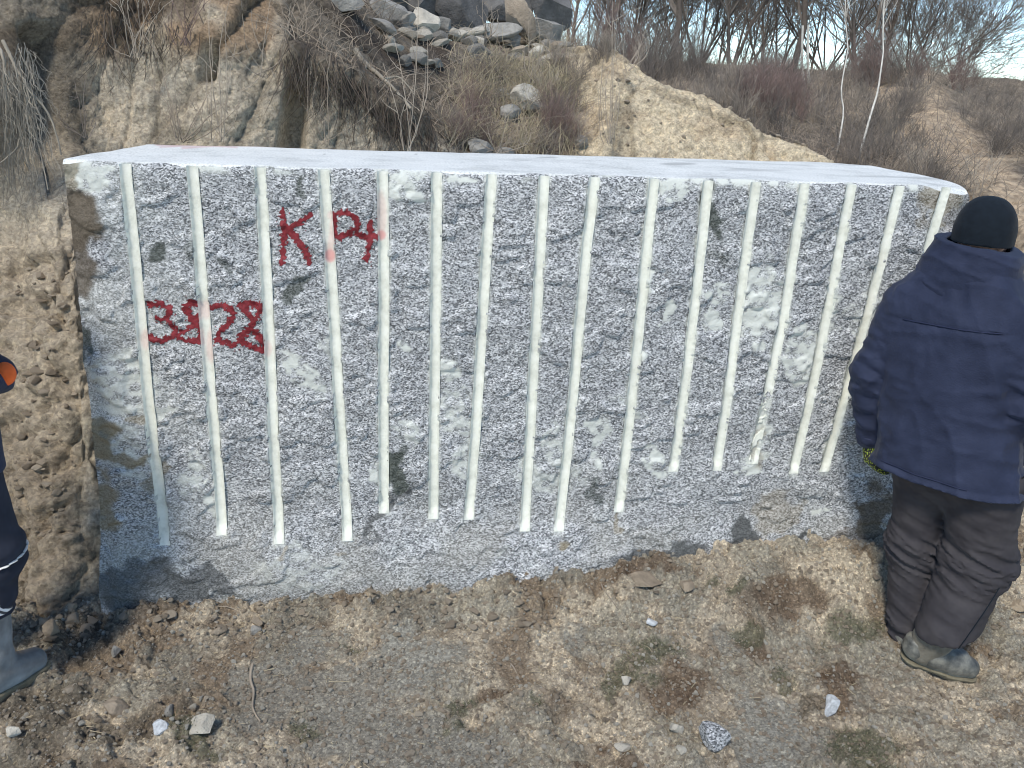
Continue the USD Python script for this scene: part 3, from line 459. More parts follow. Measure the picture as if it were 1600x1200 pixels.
def make_block():
    root = thing('granite_block', 'huge grey speckled granite block with white drill grooves and red painted marks', 'granite block')
    nx, nz = 640, 350
    U, W = np.meshgrid(np.linspace(0, 1, nx), np.linspace(0, 1, nz), indexing='ij'); U, W = U.ravel(), W.ravel()
    zt = ZT(3.37*U); z = -0.18+W*(zt+0.18); xl = XL(z); x = xl+U*(3.385-xl+0.02*(1-W))
    h = f_full(x, z)
    chip = 0.007*np.maximum(fbm(np.stack([x*7, x*0, x*0], -1), 4, 97)-0.42, 0)*4
    wz = np.exp(-(zt-z)/0.02); rnd = 0.040*sm(3.05, 3.40, x)**2+0.012*sm(0.12, 0, x)
    z = z-(chip+rnd)*wz; h = h*(1-0.75*np.exp(-(zt-z)/0.05))+0.004*wz+0.06*sm(3.25, 3.39, x)**2+0.012*np.exp(-(zt-z)/0.012)
    # drill grooves: half holes left in the face
    R = 0.0185; gro = []
    for g in GRO:
        q = np.array([face_xz(*p) for p in g]); gro.append((PchipInterpolator(-q[:, 1], q[:, 0]), q[-1, 1]))
    for gi, (gx, zb) in enumerate(gro):
        wv = 0.0022*(fbm(np.stack([z*14, z*0+gi, z*0], -1), 3, 98)-0.5)
        cx = gx(-np.clip(z, zb, 1.73))+wv; dd = np.abs(x-cx); r = R*(1+0.45*(fbm(np.stack([x*70, z*70, z*0+gi], -1), 3, 99)-0.5))
        endf = sm(zb-0.004, zb+0.045, z); inside = (dd < r)&(z > zb-0.004)
        yg = f_low(cx, z)-0.004+gyo(gi, z)+np.sqrt(np.maximum(R**2-np.minimum(dd, R)**2, 0))*0.80*endf
        h = np.where(inside & (h < yg+0.003), yg+0.0035, h)
    front = np.stack([x, h, z], 1); dust = np.zeros(len(x))
    for gi, (gx, zb) in enumerate(gro):
        dd = np.abs(x-gx(-np.clip(z, zb, 1.73))); dust = np.maximum(dust, np.exp(-((np.maximum(dd-R*.9, 0))/.010)**2)*sm(zb-.03, zb+.01, z))
    # marks of the stone on the face, by where they lie
    px, py, _ = proj(np.stack([x, f_low(x, z), z], 1)); p3 = np.stack([x, x*0, z], 1)
    wx = px+30*(fbm(p3*12, 4, 101)-0.5)*2; wy = py+30*(fbm(p3*12+5, 4, 102)-0.5)*2
    bruise = np.zeros(len(x)); amt = np.zeros(len(x)); col = np.zeros((len(x), 3))
    for cx, cy, rx, ry, a, s in ((640, 290, 26, 26, 0, .8), (718, 282, 34, 11, 0, .7), (1188, 470, 34, 62, .1, .75), (1180, 520, 24, 22, 0, .6), (1258, 555, 30, 45, .2, .7), (1115, 492, 10, 16, 0, .8), (1118, 460, 26, 10, .5, .6), (1042, 488, 12, 14, 0, .8), (470, 585, 16, 52, -.6, .6), (130, 270, 50, 24, 0, .7), (1060, 290, 40, 12, 0, .6), (1295, 500, 14, 40, .3, .6),
                              (190, 600, 60, 60, 0, .45), (1015, 440, 8, 24, 0, .7), (935, 690, 14, 45, .2, .5), (1030, 715, 18, 22, 0, .55), (1185, 680, 22, 35, 0, .5), (700, 580, 26, 22, 0, .5), (715, 640, 24, 40, 0, .4), (720, 720, 20, 40, 0, .45), (330, 770, 12, 44, .1, .55), (300, 740, 26, 40, .3, .4), (870, 690, 18, 26, 0, .4), (1170, 720, 14, 16, 0, .6), (590, 745, 14, 26, 0, .6), (625, 535, 12, 12, 0, .6),
                              (850, 740, 60, 30, 0, .35), (470, 890, 90, 30, 0, .25), (520, 560, 16, 30, 0, .3), (1270, 560, 18, 40, .3, .6), (1290, 795, 20, 6, -.6, .7), (250, 640, 22, 16, 0, .4), (790, 855, 6, 16, 0, .5), (170, 700, 80, 40, .3, .35), (1350, 480, 20, 50, .3, .3), (640, 680, 20, 15, 0, .4), (1010, 560, 9, 9, 0, .6), (985, 640, 30, 10, .4, .4)):
        b = s*sm(1.25, 0.5, blob(wx, wy, rx, ry, cx, cy, a)); bruise = np.maximum(bruise, b)
    bruise = np.maximum(bruise, 0.55*sm(20, 4, py-np.interp(px, [90, 1520], [250, 290]))*sm(0.45, 0.62, fbm(p3*8, 3, 103)))
    bruise = np.clip(bruise*1.5*(0.22+1.0*sm(0.42, 0.54, fbm(p3*34, 4, 104)+0.12*(bruise-.4))), 0, 0.95)
    bruise = np.maximum(bruise, 0.28*sm(430, 120, px)*sm(0.42, 0.62, fbm(p3*5, 4, 105)))
    bruise = np.maximum(bruise, 0.75*dust*sm(0.36, 0.60, fbm(p3*22, 4, 121)))
    moss, ochre, dark, brown = (0.030, 0.040, 0.028), (0.235, 0.19, 0.115), (0.062, 0.064, 0.062), (0.105, 0.080, 0.052)
    for cx, cy, rx, ry, a, c, s in ((473, 290, 11, 17, 0, moss, .7), (248, 390, 18, 20, .2, moss, .8), (460, 458, 11, 16, 0, moss, .7), (357, 410, 9, 12, 0, moss, .55), (122, 540, 15, 22, 0, moss, .8), (622, 733, 17, 38, 0, moss, .85), (926, 766, 14, 14, 0, moss, .6), (1113, 330, 14, 40, 0, moss, .8), (302, 385, 10, 26, 0, moss, .4), (1120, 405, 30, 12, .4, moss, .4),
                                 (116, 345, 44, 58, 0, brown, .95), (118, 425, 38, 44, 0, brown, .85), (102, 270, 18, 40, 0, ochre, .7), (104, 560, 10, 90, 0, brown, .4), (155, 698, 34, 34, 0, ochre, .9), (190, 714, 50, 12, -.15, ochre, .8), (212, 656, 24, 12, 0, ochre, .6), (158, 790, 32, 42, 0, ochre, .85), (240, 750, 12, 22, 0, ochre, .6), (1475, 310, 40, 28, .2, ochre, .6), (1500, 320, 40, 40, .2, brown, .45), (1445, 310, 12, 34, .1, ochre, .35),
                                 (240, 895, 62, 30, 0, dark, .8), (300, 915, 60, 36, 0, dark, .8), (190, 930, 60, 40, 0, dark, .85), (1010, 872, 50, 18, .1, dark, .85), (1070, 862, 45, 20, -.1, dark, .9), (1165, 836, 22, 18, 0, dark, .9), (1365, 805, 32, 46, 0, brown, .9), (1330, 840, 50, 14, 0, brown, .6), (1215, 800, 40, 36, 0, ochre, .45), (1275, 845, 34, 8, 0, dark, .9), (870, 845, 9, 14, 0, ochre, .8), (965, 815, 9, 20, .2, ochre, .6), (435, 868, 8, 8, 0, ochre, .5), (535, 868, 9, 7, 0, ochre, .5), (1180, 690, 10, 30, .2, ochre, .4)):
        b = s*sm(1.3, 0.55, blob(wx, wy, rx, ry, cx, cy, a))
        col = np.where((b > amt)[:, None], np.array(c), col); amt = np.maximum(amt, b)
    dirt = 0.45*sm(690, 880, wy+40*(wx-800)/700)*sm(0.32, 0.62, fbm(p3*4, 4, 106)); col = np.where((dirt > amt)[:, None], np.array((0.24, 0.225, 0.185)), col); amt = np.maximum(amt, dirt)
    crev = 0.75*sm(14, 3, np.abs((wx-545)*0.74+(wy-862)*0.67))*sm(545, 575, wx)*sm(660, 640, wx)*sm(700, 730, wy); col = np.where((crev > amt)[:, None], np.array(dark), col); amt = np.maximum(amt, crev)
    # the other sides, coarser, sharing the front's edge
    yb = lambda u: 1.035+0.25*np.asarray(u)
    Fg = front.reshape(nx, nz, 3); ny = 14; t = np.linspace(0, 1, ny)
    def side(edge, u):
        back = edge.copy(); back[:, 1] = yb(u)+0.04*(fbm(edge*3+9, 3, 5)-0.5)
        g = edge[None]*(1-t[:, None, None])+back[None]*t[:, None, None]
        g[1:-1] += (np.array([1 if u else -1, 0, 0])*0.05)*(fbm(g[1:-1]*5, 3, 6)-0.5)[..., None]*np.sin(np.pi*np.linspace(0, 1, nz))[None, :, None]
        return g.reshape(-1, 3), grid_faces(ny, nz), g[-1]
    lv, lf, lb = side(Fg[0], 0); rv, rf, rb = side(Fg[-1], 1)
    bk = np.stack([lb, rb]).reshape(-1, 3); bf = grid_faces(2, nz)
    bo = np.stack([Fg[:, 0], Fg[:, 0]*[1, 0, 1]+np.stack([0*U[::nz], yb(U[::nz]), 0*U[::nz]], 1)]).reshape(-1, 3); bof = grid_faces(2, nx)
    v, f = join([(front, grid_faces(nx, nz)), (lv, lf[:, ::-1]), (rv, rf), (bk, bf), (bo, bof)])
    pad = lambda a: np.concatenate([a, np.zeros((len(v)-len(a),)+a.shape[1:])])
    obj('stone', (v, f), 'granite_face', root, smooth=35 if False else True, prim={'bruise': (pad(bruise), FLT), 'stain': (pad(col), COL), 'stain_amount': (pad(amt), FLT)})
    # the flat upper side, white with stone dust
    ys = np.concatenate([[0, .004, .010, .018, .03, .045, .065, .09, .12, .16], np.linspace(.2, 1, 34)])
    E0 = Fg[:, -1]; u = np.linspace(0, 1, nx); T = np.zeros((nx, len(ys), 3))
    sh = 0.16*sm(0.93, 1.0, u)**2
    for k, y in enumerate(ys):
        w = math.exp(-y/0.03); flat = np.stack([np.interp(u, [0, 1], [0.014+0.03*y, 3.385+0.10*y]), E0[:, 1]*math.exp(-y*12)+y*(yb(u)-sh-E0[:, 1]*math.exp(-y*12)), ZT(3.37*u)], 1)
        T[:, k] = flat; T[:, k, 2] = ZT(3.37*u)-(ZT(3.37*u)-E0[:, 2])*np.exp(-y/(0.008+0.07*sm(3.05, 3.40, flat[:, 0])))-0.004*(1-w)*(fbm(flat*4, 4, 8)-0.5)*2-0.02*sm(0.9, 1, y)*fbm(flat*5, 3, 9)
        T[:, k, 0] = flat[:, 0]*(1-w)+E0[:, 0]*w
        if k == 0: T[:, k] = E0
    Tv = T.reshape(-1, 3); tx, ty, _ = proj(Tv)
    pink = np.zeros(len(Tv))
    for a, b, wd in (((245, 226), (330, 228), 2.2), ((285, 231), (345, 227), 2.2), ((300, 226), (370, 230), 1.8), ((345, 227), (440, 229), 1.6), ((250, 230), (300, 227), 1.5)):
        a, b = np.array(a, float), np.array(b, float); q = np.stack([tx, ty], 1); s_ = np.clip(((q-a)@(b-a))/((b-a)@(b-a)), 0, 1); dd = np.linalg.norm(q-a-s_[:, None]*(b-a), axis=1)
        pink = np.maximum(pink, 0.6*sm(wd*1.3, wd*0.3, dd)*(0.3+0.9*fbm(Tv*20, 3, 4)))
    ss = np.maximum(0.6*sm(1.2, .3, blob(tx, ty, 32, 2.5, 1060, 256)), 0.3*sm(1.2, .3, blob(tx, ty, 60, 2.2, 1180, 266)))
    for q in ((507, 241, 2.2, 1.3), (650, 241, 3, 1.2), (855, 246, 20, 1.2), (1075, 245, 1.5, 3)): ss = np.maximum(ss, 0.6*sm(1.3, .3, blob(tx, ty, q[2], q[3], q[0], q[1])))
    ss = np.maximum(ss, 0.4*sm(0.60, 0.7, fbm(Tv*[3, 9, 1], 4, 12))*sm(700, 1000, tx))
    obj('top_surface', (Tv, grid_faces(nx, len(ys))[:, ::-1]), 'granite_top', root, smooth=True, prim={'pink': (pink, FLT), 'stain_amount': (ss, FLT)})
    # the half holes themselves
    Hg = Fg[:, :, 1]
    from scipy.interpolate import RegularGridInterpolator
    def face_y(xq, zq):
        zt_ = ZT(xq); w = np.clip((zq+0.18)/(zt_+0.18), 0, 1); xl_ = XL(zq); u_ = np.clip((xq-xl_)/(3.385-xl_+0.02*(1-w)), 0, 1)
        return RG(np.stack([u_, w], -1))
    RG = RegularGridInterpolator((np.linspace(0, 1, nx), np.linspace(0, 1, nz)), Hg)
    strokes = red_strokes()
    for gi, (gx, zb) in enumerate(gro):
        nl, na = 260, 13; zz = np.linspace(zb, float(ZT(gx(-1.72)))-0.002, nl); aa = np.concatenate([[-1], np.linspace(-1, 1, na-2), [1]])
        Z, A = np.meshgrid(zz, aa, indexing='ij'); cx = gx(-Z); wv = 0.0022*(fbm(np.stack([Z*14, Z*0+gi, Z*0], -1), 3, 98)-0.5)
        endf = sm(zb-0.004, zb+0.045, Z); X = cx+wv+A*R*(0.35+0.65*np.sqrt(endf))*(1+0.30*(fbm(np.stack([A*2+gi, Z*75, Z*0], -1), 3, 99)-0.5))
        Yg = f_low(cx, Z)-0.004+gyo(gi, Z)+np.sqrt(np.maximum(R*R-(A*R)**2, 0))*0.80*endf
        if gi == 12: Yg = Yg+0.02*sm(0.95, 0.75, Z)*(fbm(np.stack([Z*30, A, A*0], -1), 3, 5) > 0.52)
        Yg = Yg+0.0012*(fbm(np.stack([A*3, Z*45, Z*0+gi], -1), 3, 7)-0.5)
        top_ = np.exp(-(ZT(cx)-Z)/0.012); Z2 = Z-0.006*top_
        for c_, s_ in ((0, -1), (-1, 1)):
            X[:, c_] = cx[:, c_]+wv[:, c_]+s_*R*1.10; fy = face_y(cx[:, c_]+wv[:, c_]+s_*R*1.42, Z[:, c_]); Yg[:, c_] = np.minimum(Yg[:, c_], fy+0.0015)+0.004*(fbm(np.stack([Z[:, c_]*60, Z[:, c_]*0+gi, Z[:, c_]*0+c_], -1), 3, 17)-0.5)
        v = np.stack([X, Yg, Z2], -1).reshape(-1, 3)
        gx_, gy_, _ = proj(v); pk = np.zeros(len(v))
        for _, segs in strokes:
            for a, b in segs:
                q = np.stack([gx_, gy_], 1); s_ = np.clip(((q-a)@(b-a))/((b-a)@(b-a)+1e-9), 0, 1); dd = np.linalg.norm(q-a-s_[:, None]*(b-a), axis=1); pk = np.maximum(pk, 0.30*sm(9, 3, dd))
        for c0, c1, c2, c3 in ((516, 399, 9, 12), (595, 367, 9, 9), (322, 484, 10, 16), (330, 540, 9, 30), (417, 545, 9, 14), (595, 335, 10, 40), (228, 530, 9, 18)): pk = np.maximum(pk, (0.8 if c3 < 14 else 0.28)*sm(1.3, .3, blob(gx_, gy_, c2, c3, c0, c1)))
        obj('drill_groove', (v, grid_faces(nl, na)[:, ::-1]), 'groove_powder', root, smooth=True, prim={'pink': (pk, FLT)})
    # red spray paint lying on the grains
    for nm, segs in strokes:
        P = np.vstack([s for s in segs]); x0, z0 = face_xz(P[:, 0].min()-14, P[:, 1].max()+14); x1, z1 = face_xz(P[:, 0].max()+14, P[:, 1].min()-14)
        gx_, gz_ = np.arange(x0, x1, 0.0032), np.arange(z0, z1, 0.0032); X, Z = np.meshgrid(gx_, gz_, indexing='ij')
        v = np.stack([X.ravel(), face_y(X.ravel(), Z.ravel())-0.0024, Z.ravel()], 1); px_, py_, _ = proj(v); d = np.full(len(v), 1e9)
        for a, b in segs:
            q = np.stack([px_, py_], 1); s_ = np.clip(((q-a)@(b-a))/((b-a)@(b-a)+1e-9), 0, 1); d = np.minimum(d, np.linalg.norm(q-a-s_[:, None]*(b-a), axis=1))
        keep = d+14*(fbm(v*110, 3, 111)-0.5)+5*(fbm(v*18, 2, 112)-0.5)-120*(np.clip(v[:, 1]-f_low(v[:, 0], v[:, 2]), -.02, .02))*0 < 4.3
        inside = np.zeros(len(v), bool)
        for gx, zb in gro: inside |= (np.abs(v[:, 0]-gx(-np.clip(v[:, 2], zb, 1.73))) < R*1.04)&(v[:, 2] > zb)
        keep &= ~inside; r_ = np.random.default_rng(5); keep |= (~inside)&(r_.random(len(v)) < 0.16*np.exp(-(d/9)**2))
        f = grid_faces(*X.shape)[:, ::-1]; f = f[keep[f].sum(1) >= 2]; ids, inv = np.unique(f, return_inverse=True)
        obj('painted_'+nm, (v[ids], inv.reshape(-1, 3)), 'red_paint', root, smooth=True)
    return root
def red_strokes():
    zk = lambda L: [(400+a/4, 300+b/4) for a, b in L]; zd = lambda L: [(200+a*.1625, 420+b*.1625) for a, b in L]
    S = [('letter_k', [zk([(165, 115), (180, 270), (165, 380), (165, 445)]), zk([(335, 145), (200, 235)]), zk([(205, 240), (285, 330), (335, 440)])]),
         ('letter_p', [zk([(490, 150), (482, 260), (470, 330), (458, 415)]), zk([(470, 145), (560, 125), (620, 160), (630, 215), (580, 265), (500, 288)])]),
         ('letter_ch', [zk([(640, 205), (625, 262), (700, 285), (785, 272)]), zk([(712, 180), (715, 300), (690, 420)])]),
         ('digit_three', [zd([(200, 345), (310, 330), (390, 375), (400, 430), (340, 490), (285, 490)]), zd([(380, 500), (460, 580), (440, 650), (330, 690), (230, 680), (200, 645)])]),
         ('digit_eight', [zd([(680, 350), (600, 315), (550, 375), (600, 470), (650, 520), (690, 600), (705, 700), (600, 690), (510, 670), (470, 640), (560, 600), (640, 530), (690, 440), (715, 370)])]),
         ('digit_two', [zd([(785, 385), (860, 345), (960, 370), (1020, 430), (970, 530), (880, 595), (850, 690), (930, 705), (1020, 745)])]),
         ('digit_eight', [zd([(1080, 350), (1160, 330), (1260, 345), (1270, 420), (1210, 490), (1150, 430), (1085, 350)]), zd([(1200, 490), (1190, 560), (1090, 640), (1075, 700), (1180, 750), (1310, 790), (1290, 690), (1220, 600)])])]
    return [(n_, [(np.array(a, float), np.array(b, float)) for L in ls for a, b in zip(L[:-1], L[1:])]) for n_, ls in S]
make_block()

# ------------------------------------------------------------------ boulders, stones and clods
def px_stone(px, py, w, h, seed, mat_, name, label, cat, group=None, where='bank', tilt=0.0, depth=None, lift=0.25, sub=3, rough=0.06, cuts=11):
    """A stone as wide and high as it shows, standing in the ground where its foot shows."""
    P = on_ground(px, py+h*0.42) if where == 'ground' else hit(px, py+h*0.42, where)
    s = (P-CAM)@FW/FPX; rx, rz = w*s/2, h*s/2
    v, f = rock(seed, (1, 1, 1), sub, cuts, rough, 1.0)
    ext = np.abs(v).max(0); v = v/ext*[rx, depth*s/2 if depth else (rx+rz)/2, rz]
    c, s_ = math.cos(tilt), math.sin(tilt); v = v@np.array([[c, 0, -s_], [0, 1, 0], [s_, 0, c]])
    v = v*[rx/np.abs(v[:, 0]).max(), 1, rz/np.abs(v[:, 2]).max()]
    Q = P+np.array([0, rz*0.25, rz*(0.84 if where != 'ground' else 0.72)])
    m = obj(name, (v+Q, f), mat_, smooth=16, label=label, cat=cat, group=group)
    return m
B = 'boulder'
for px_, py_, w_, h_, Y_, lab in ((520, -22, 110, 80, 4.6, 'dark boulder cut by the top of the picture at the left end of the rubble'), (590, -30, 100, 80, 5.2, 'dark boulder cut by the top of the picture, behind the leftmost boulders'), (655, -20, 120, 90, 5.5, 'big dark boulder cut by the top of the picture, behind the pale pointed boulder'), (728, -14, 110, 84, 5.5, 'big dark boulder cut by the top of the picture, above the tilted pale slab'), (795, -16, 100, 84, 5.6, 'brownish boulder cut by the top of the picture, left of the tall brown one'), (862, -14, 80, 70, 5.6, 'grey boulder cut by the top of the picture, above the big rounded one')):
    h_ += 12; P_ = atY(px_, py_+22, Y_); s_ = (P_-CAM)@FW/FPX; v, f = rock(px_, (1, 1, 1), 3, 9, .05, 1.0); v = v/np.abs(v).max(0)*[w_*s_/2, w_*s_/2.2, h_*s_/2]; obj('boulder', (v+P_, f), 'stone_dark', smooth=16, label=lab, cat='boulder')
for a in [(543, 6, 66, 48, 'stone_grey', 'squarish grey boulder, leftmost of the rubble pile on top of the bank'), (612, 8, 66, 44, 'stone_grey', 'broad grey boulder behind thin bare stems at the top of the bank'),
          (666, 30, 46, 46, 'stone_pale', 'pale pointed boulder leaning left, in front of the dark gap in the rubble pile'), (600, 36, 62, 26, 'stone_grey', 'long flat grey slab lying slanted on the dark soil below the leftmost boulders', 0.5),
          (748, 24, 104, 24, 'stone_pale', 'long pale stone slab lying tilted across the rubble pile', -0.33), (772, 46, 90, 32, 'stone_grey', 'dark grey slab in shade under the long pale slab', -0.2), (704, 32, 40, 22, 'stone_pale', 'small pale stone wedged left of the long tilted slab'),
          (716, 46, 30, 20, 'stone_pale', 'small whitish stone under the left end of the long slab'), (690, 14, 60, 34, 'stone_grey', 'dark boulder at the top edge between the pale pointed one and the long slab'), (813, 20, 56, 84, 'stone_brown', 'tall upright brown boulder at the right side of the rubble pile'),
          (859, 44, 62, 62, 'stone_grey', 'big rounded grey boulder, rightmost and largest of the rubble pile'), (782, 4, 60, 30, 'stone_grey', 'grey boulder behind the tilted slab, left of the tall brown one'), (798, 58, 46, 26, 'stone_grey', 'grey wedge of rock at the foot of the tall brown boulder'),
          (838, 80, 28, 24, 'stone_pale', 'small pale pointed stone under the rounded grey boulder'), (868, 90, 46, 15, 'stone_pale', 'thin pale slab lying flat below the rounded grey boulder'), (814, 76, 46, 26, 'stone_brown', 'brown block below the tall brown boulder'), (842, 98, 24, 13, 'stone_grey', 'small dark flat stone under the pale pointed stone'),
          (640, 4, 44, 30, 'stone_grey', 'grey stone between the broad boulder and the pale pointed one'), (745, 62, 40, 20, 'stone_pale', 'pale broken stone in the earth under the middle of the rubble pile'), (684, 58, 34, 16, 'stone_grey', 'flat grey stone below the pale pointed boulder'),
          (824, 160, 62, 58, 'stone_pale', 'large pale boulder leaning on the grassy slope below the rubble pile', 0.55), (792, 148, 40, 22, 'stone_grey', 'grey stone touching the upper left of the leaning pale boulder'), (797, 176, 34, 26, 'stone_grey', 'greenish grey stone under the left side of the leaning pale boulder'),
          (751, 234, 44, 32, 'stone_grey', 'grey stone just behind the back edge of the granite block, beside dry grass'), (905, 222, 30, 24, 'stone_grey', 'dark grey stone at the left foot of the sandy mound'), (790, 240, 36, 22, 'stone_grey', 'dark stone half buried behind the block, right of the grey one')]:
    px_stone(a[0], a[1], a[2], a[3], abs(a[0]*7+a[1])+3, a[4], 'boulder', a[5], B, tilt=a[6] if len(a) > 6 else 0.0, cuts=8 if 'slab' in a[5] else 11, sub=3)
for a in [(1298, 1102, 26, 36, 'quartz_chip', 'white pointed stone chip lying alone left of the walking man'), (1112, 1142, 62, 46, 'granite_rubble', 'grey speckled granite lump in the foreground, right of centre'), (1056, 1138, 26, 26, 'stone_pale', 'small yellowish stone touching the left of the speckled granite lump'), (1066, 1172, 18, 15, 'stone_pale', 'whitish stone below the yellowish one at the bottom'),
          (250, 1132, 32, 24, 'quartz_chip', 'whitish stone at the lower left, beside a yellowish flat one'), (264, 1110, 14, 20, 'stone_grey', 'small dark stone standing above the whitish one'), (313, 1132, 42, 26, 'stone_pale', 'yellowish flat stone at the lower left'), (178, 1104, 44, 32, 'clod_earth', 'rounded greyish clod left of the whitish stone'),
          (83, 836, 38, 24, 'stone_pale', 'pale flat stone on the loose earth beside the left man'), (74, 864, 36, 28, 'clod_earth', 'brown clod just under the pale flat stone'), (44, 768, 30, 24, 'stone_brown', 'brownish stone on the slope right of the left man'), (42, 795, 24, 22, 'clod_earth', 'clod below the brownish stone on the slope'), (80, 980, 28, 26, 'clod_earth', 'earth clod right of the rubber boot of the left man'),
          (180, 1018, 16, 20, 'stone_grey', 'small dark stone between the boot and the block'), (338, 985, 18, 15, 'stone_brown', 'small brown stone in front of the lower left of the block'), (22, 1142, 22, 18, 'stone_pale', 'pale pebble near the lower left corner'), (1000, 904, 68, 22, 'clod_earth', 'broad slab of crusted earth lying before the middle right of the block'), (1072, 916, 26, 18, 'clod_earth', 'clod right of the crusted earth slab'), (400, 984, 18, 18, 'stone_grey', 'dark grey stone before the block, above the curved stick'), (978, 1062, 20, 14, 'stone_pale', 'pale pebble beside the green patch'), (1017, 972, 20, 12, 'quartz_chip', 'bluish white chip above the green patch'), (1590, 945, 30, 26, 'clod_earth', 'clod at the right edge behind the walking man'), (975, 1165, 30, 13, 'stone_pale', 'whitish flat stone in the foreground left of the speckled lump')]:
    px_stone(a[0], a[1], a[2], a[3], abs(a[0]*3+a[1])+11, a[4], 'stone' if 'clod' not in a[4] else 'earth_clod', a[5], 'stone' if 'clod' not in a[4] else 'clod', where='ground', sub=2, rough=0.10 if 'clod' in a[4] else 0.05)
def form(name):
    p = stage.CreateClassPrim('/World/'+name); return str(p.GetPath())
ROCKF = []
for k in range(9):
    p = form(f'clod_form_{k:03d}'); v, f = rock(900+k, (1, 1, 1), 2, 9, 0.13, 0.8); obj('lump', (v, f), ['clod_earth', 'clod_earth', 'clod_pale', 'clod_earth', 'clod_pale'][k % 5], p, smooth=30); ROCKF.append(p)
r = np.random.default_rng(77)
def scatter(n, box, smin_, smax_, name, label, cat, group, where='ground'):
    for _ in range(n):
        px, py = r.uniform(box[0], box[2]), r.uniform(box[1], box[3]); s = smin_*(smax_/smin_)**(r.random()**1.7)
        P = on_ground(px, py) if where == 'ground' else hit(px, py)
        if where == 'ground' and math.hypot(*(np.array(proj(P)[:2])-[px, py])) > 15: continue
        sc = (P-CAM)@FW/FPX*s/2; copy(ROCKF[r.integers(9)], name, label, cat, P+np.array([0, 0, sc*0.3]), r.uniform(0, 6.28), (sc*r.uniform(.8, 1.3), sc*r.uniform(.8, 1.2), sc*r.uniform(.7, 1)), group)
scatter(60, (25, 840, 150, 1010), 10, 32, 'earth_clod', 'brown clod in the loose earth between the left man and the block', 'clod', 'clods in the loose earth left of the block')
scatter(100, (20, 400, 125, 850), 6, 26, 'earth_clod', 'clod stuck on the earth slope left of the block', 'clod', 'clods on the slope left of the block', 'bank')
scatter(110, (170, 920, 900, 1000), 8, 24, 'earth_clod', 'small clod of earth along the foot of the block', 'clod', 'clods along the foot of the block')
scatter(34, (60, 1040, 700, 1195), 8, 17, 'earth_clod', 'small clod lying on the trodden ground at lower left', 'clod', 'clods on the trodden ground')
scatter(26, (900, 880, 1600, 1190), 8, 16, 'earth_clod', 'small clod lying on the trodden ground at right', 'clod', 'clods on the ground at right')
RB = form('rubble_form'); v, f = rock(71, (1, 1, 1), 2, 8, .05, .9); obj('lump', (v, f), 'stone_grey', RB, smooth=12); RB2 = form('rubble_form_001'); v, f = rock(72, (1, 1, 1), 2, 8, .05, .7); obj('lump', (v, f), 'stone_pale', RB2, smooth=12); RB3 = form('rubble_form_002'); v, f = rock(73, (1, 1, 1), 2, 7, .05, .8); obj('lump', (v, f), 'stone_brown', RB3, smooth=12)
for k in range(46):
    px, py = r.uniform(600, 885), r.uniform(22, 112); P = hit(px, py)
    if py < 0.12*(px-600)+10 and px > 700 and False: continue
    sc = (P-CAM)@FW/FPX*r.uniform(8, 20); copy([RB, RB2, RB3][r.integers(3)], 'rubble_stone', 'broken stone in the rubble pile on top of the bank', 'stone', P+np.array([0, 0, sc*.35]), r.uniform(0, 6.28), (sc*r.uniform(.8, 1.4), sc, sc*r.uniform(.5, .9)), 'broken stones in the rubble pile', rx=r.uniform(-.3, .3))
scatter(40, (905, 80, 1300, 240), 5, 13, 'earth_clod', 'lump of clay on the sandy mound', 'clod', 'lumps on the sandy mound', 'bank')
# grit: thousands of tiny stones
def grit(name, label, n, box, rmin, rmax, seed, mats):
    r = np.random.default_rng(seed); ok = np.where((GPXT > box[0])&(GPXT < box[2])&(GPYT > box[1])&(GPYT < box[3])&(GV[:, 1] < 0.0))[0]
    ids = r.choice(ok, n); s = rmin*(rmax/rmin)**(r.random(n)**2.4)
    inst = UsdGeom.PointInstancer.Define(stage, '/World/'+name); rel = inst.CreatePrototypesRel(); protos = []
    for k, m_ in enumerate(mats):
        v, f = rock(500+k+seed, (1, 1, 1), 1, 7, 0.08, 0.8); p = f'/World/{name}/pebble_{k:03d}'; o = usdkit.mesh(stage, p, (v, f), M[m_], False); rel.AddTarget(Sdf.Path(p))
    inst.CreateProtoIndicesAttr(Vt.IntArray.FromNumpy(r.integers(0, len(mats), n).astype(np.int32)))
    inst.CreatePositionsAttr(Vt.Vec3fArray.FromNumpy((GV[ids]+np.stack([0*s, 0*s, s*0.25], 1)).astype(np.float32)))
    inst.CreateScalesAttr(Vt.Vec3fArray.FromNumpy((s[:, None]*r.uniform(.7, 1.3, (n, 3))).astype(np.float32)))
    a = r.uniform(0, np.pi, n); q = np.zeros((n, 4)); q[:, 0] = np.cos(a); q[:, 3] = np.sin(a)
    inst.CreateOrientationsAttr(Vt.QuathArray([Gf.Quath(float(w), 0, 0, float(z)) for w, _, _, z in q]))
    setd(inst.GetPrim(), label, 'gravel', kind='stuff')
grit('gravel', 'pale and brown grit strewn over the trodden ground', 26000, (-30, 850, 1640, 1230), 0.0016, 0.0115, 3, ['stone_pale', 'stone_brown', 'clod_earth', 'clod_pale', 'clod_earth', 'stone_pale'])

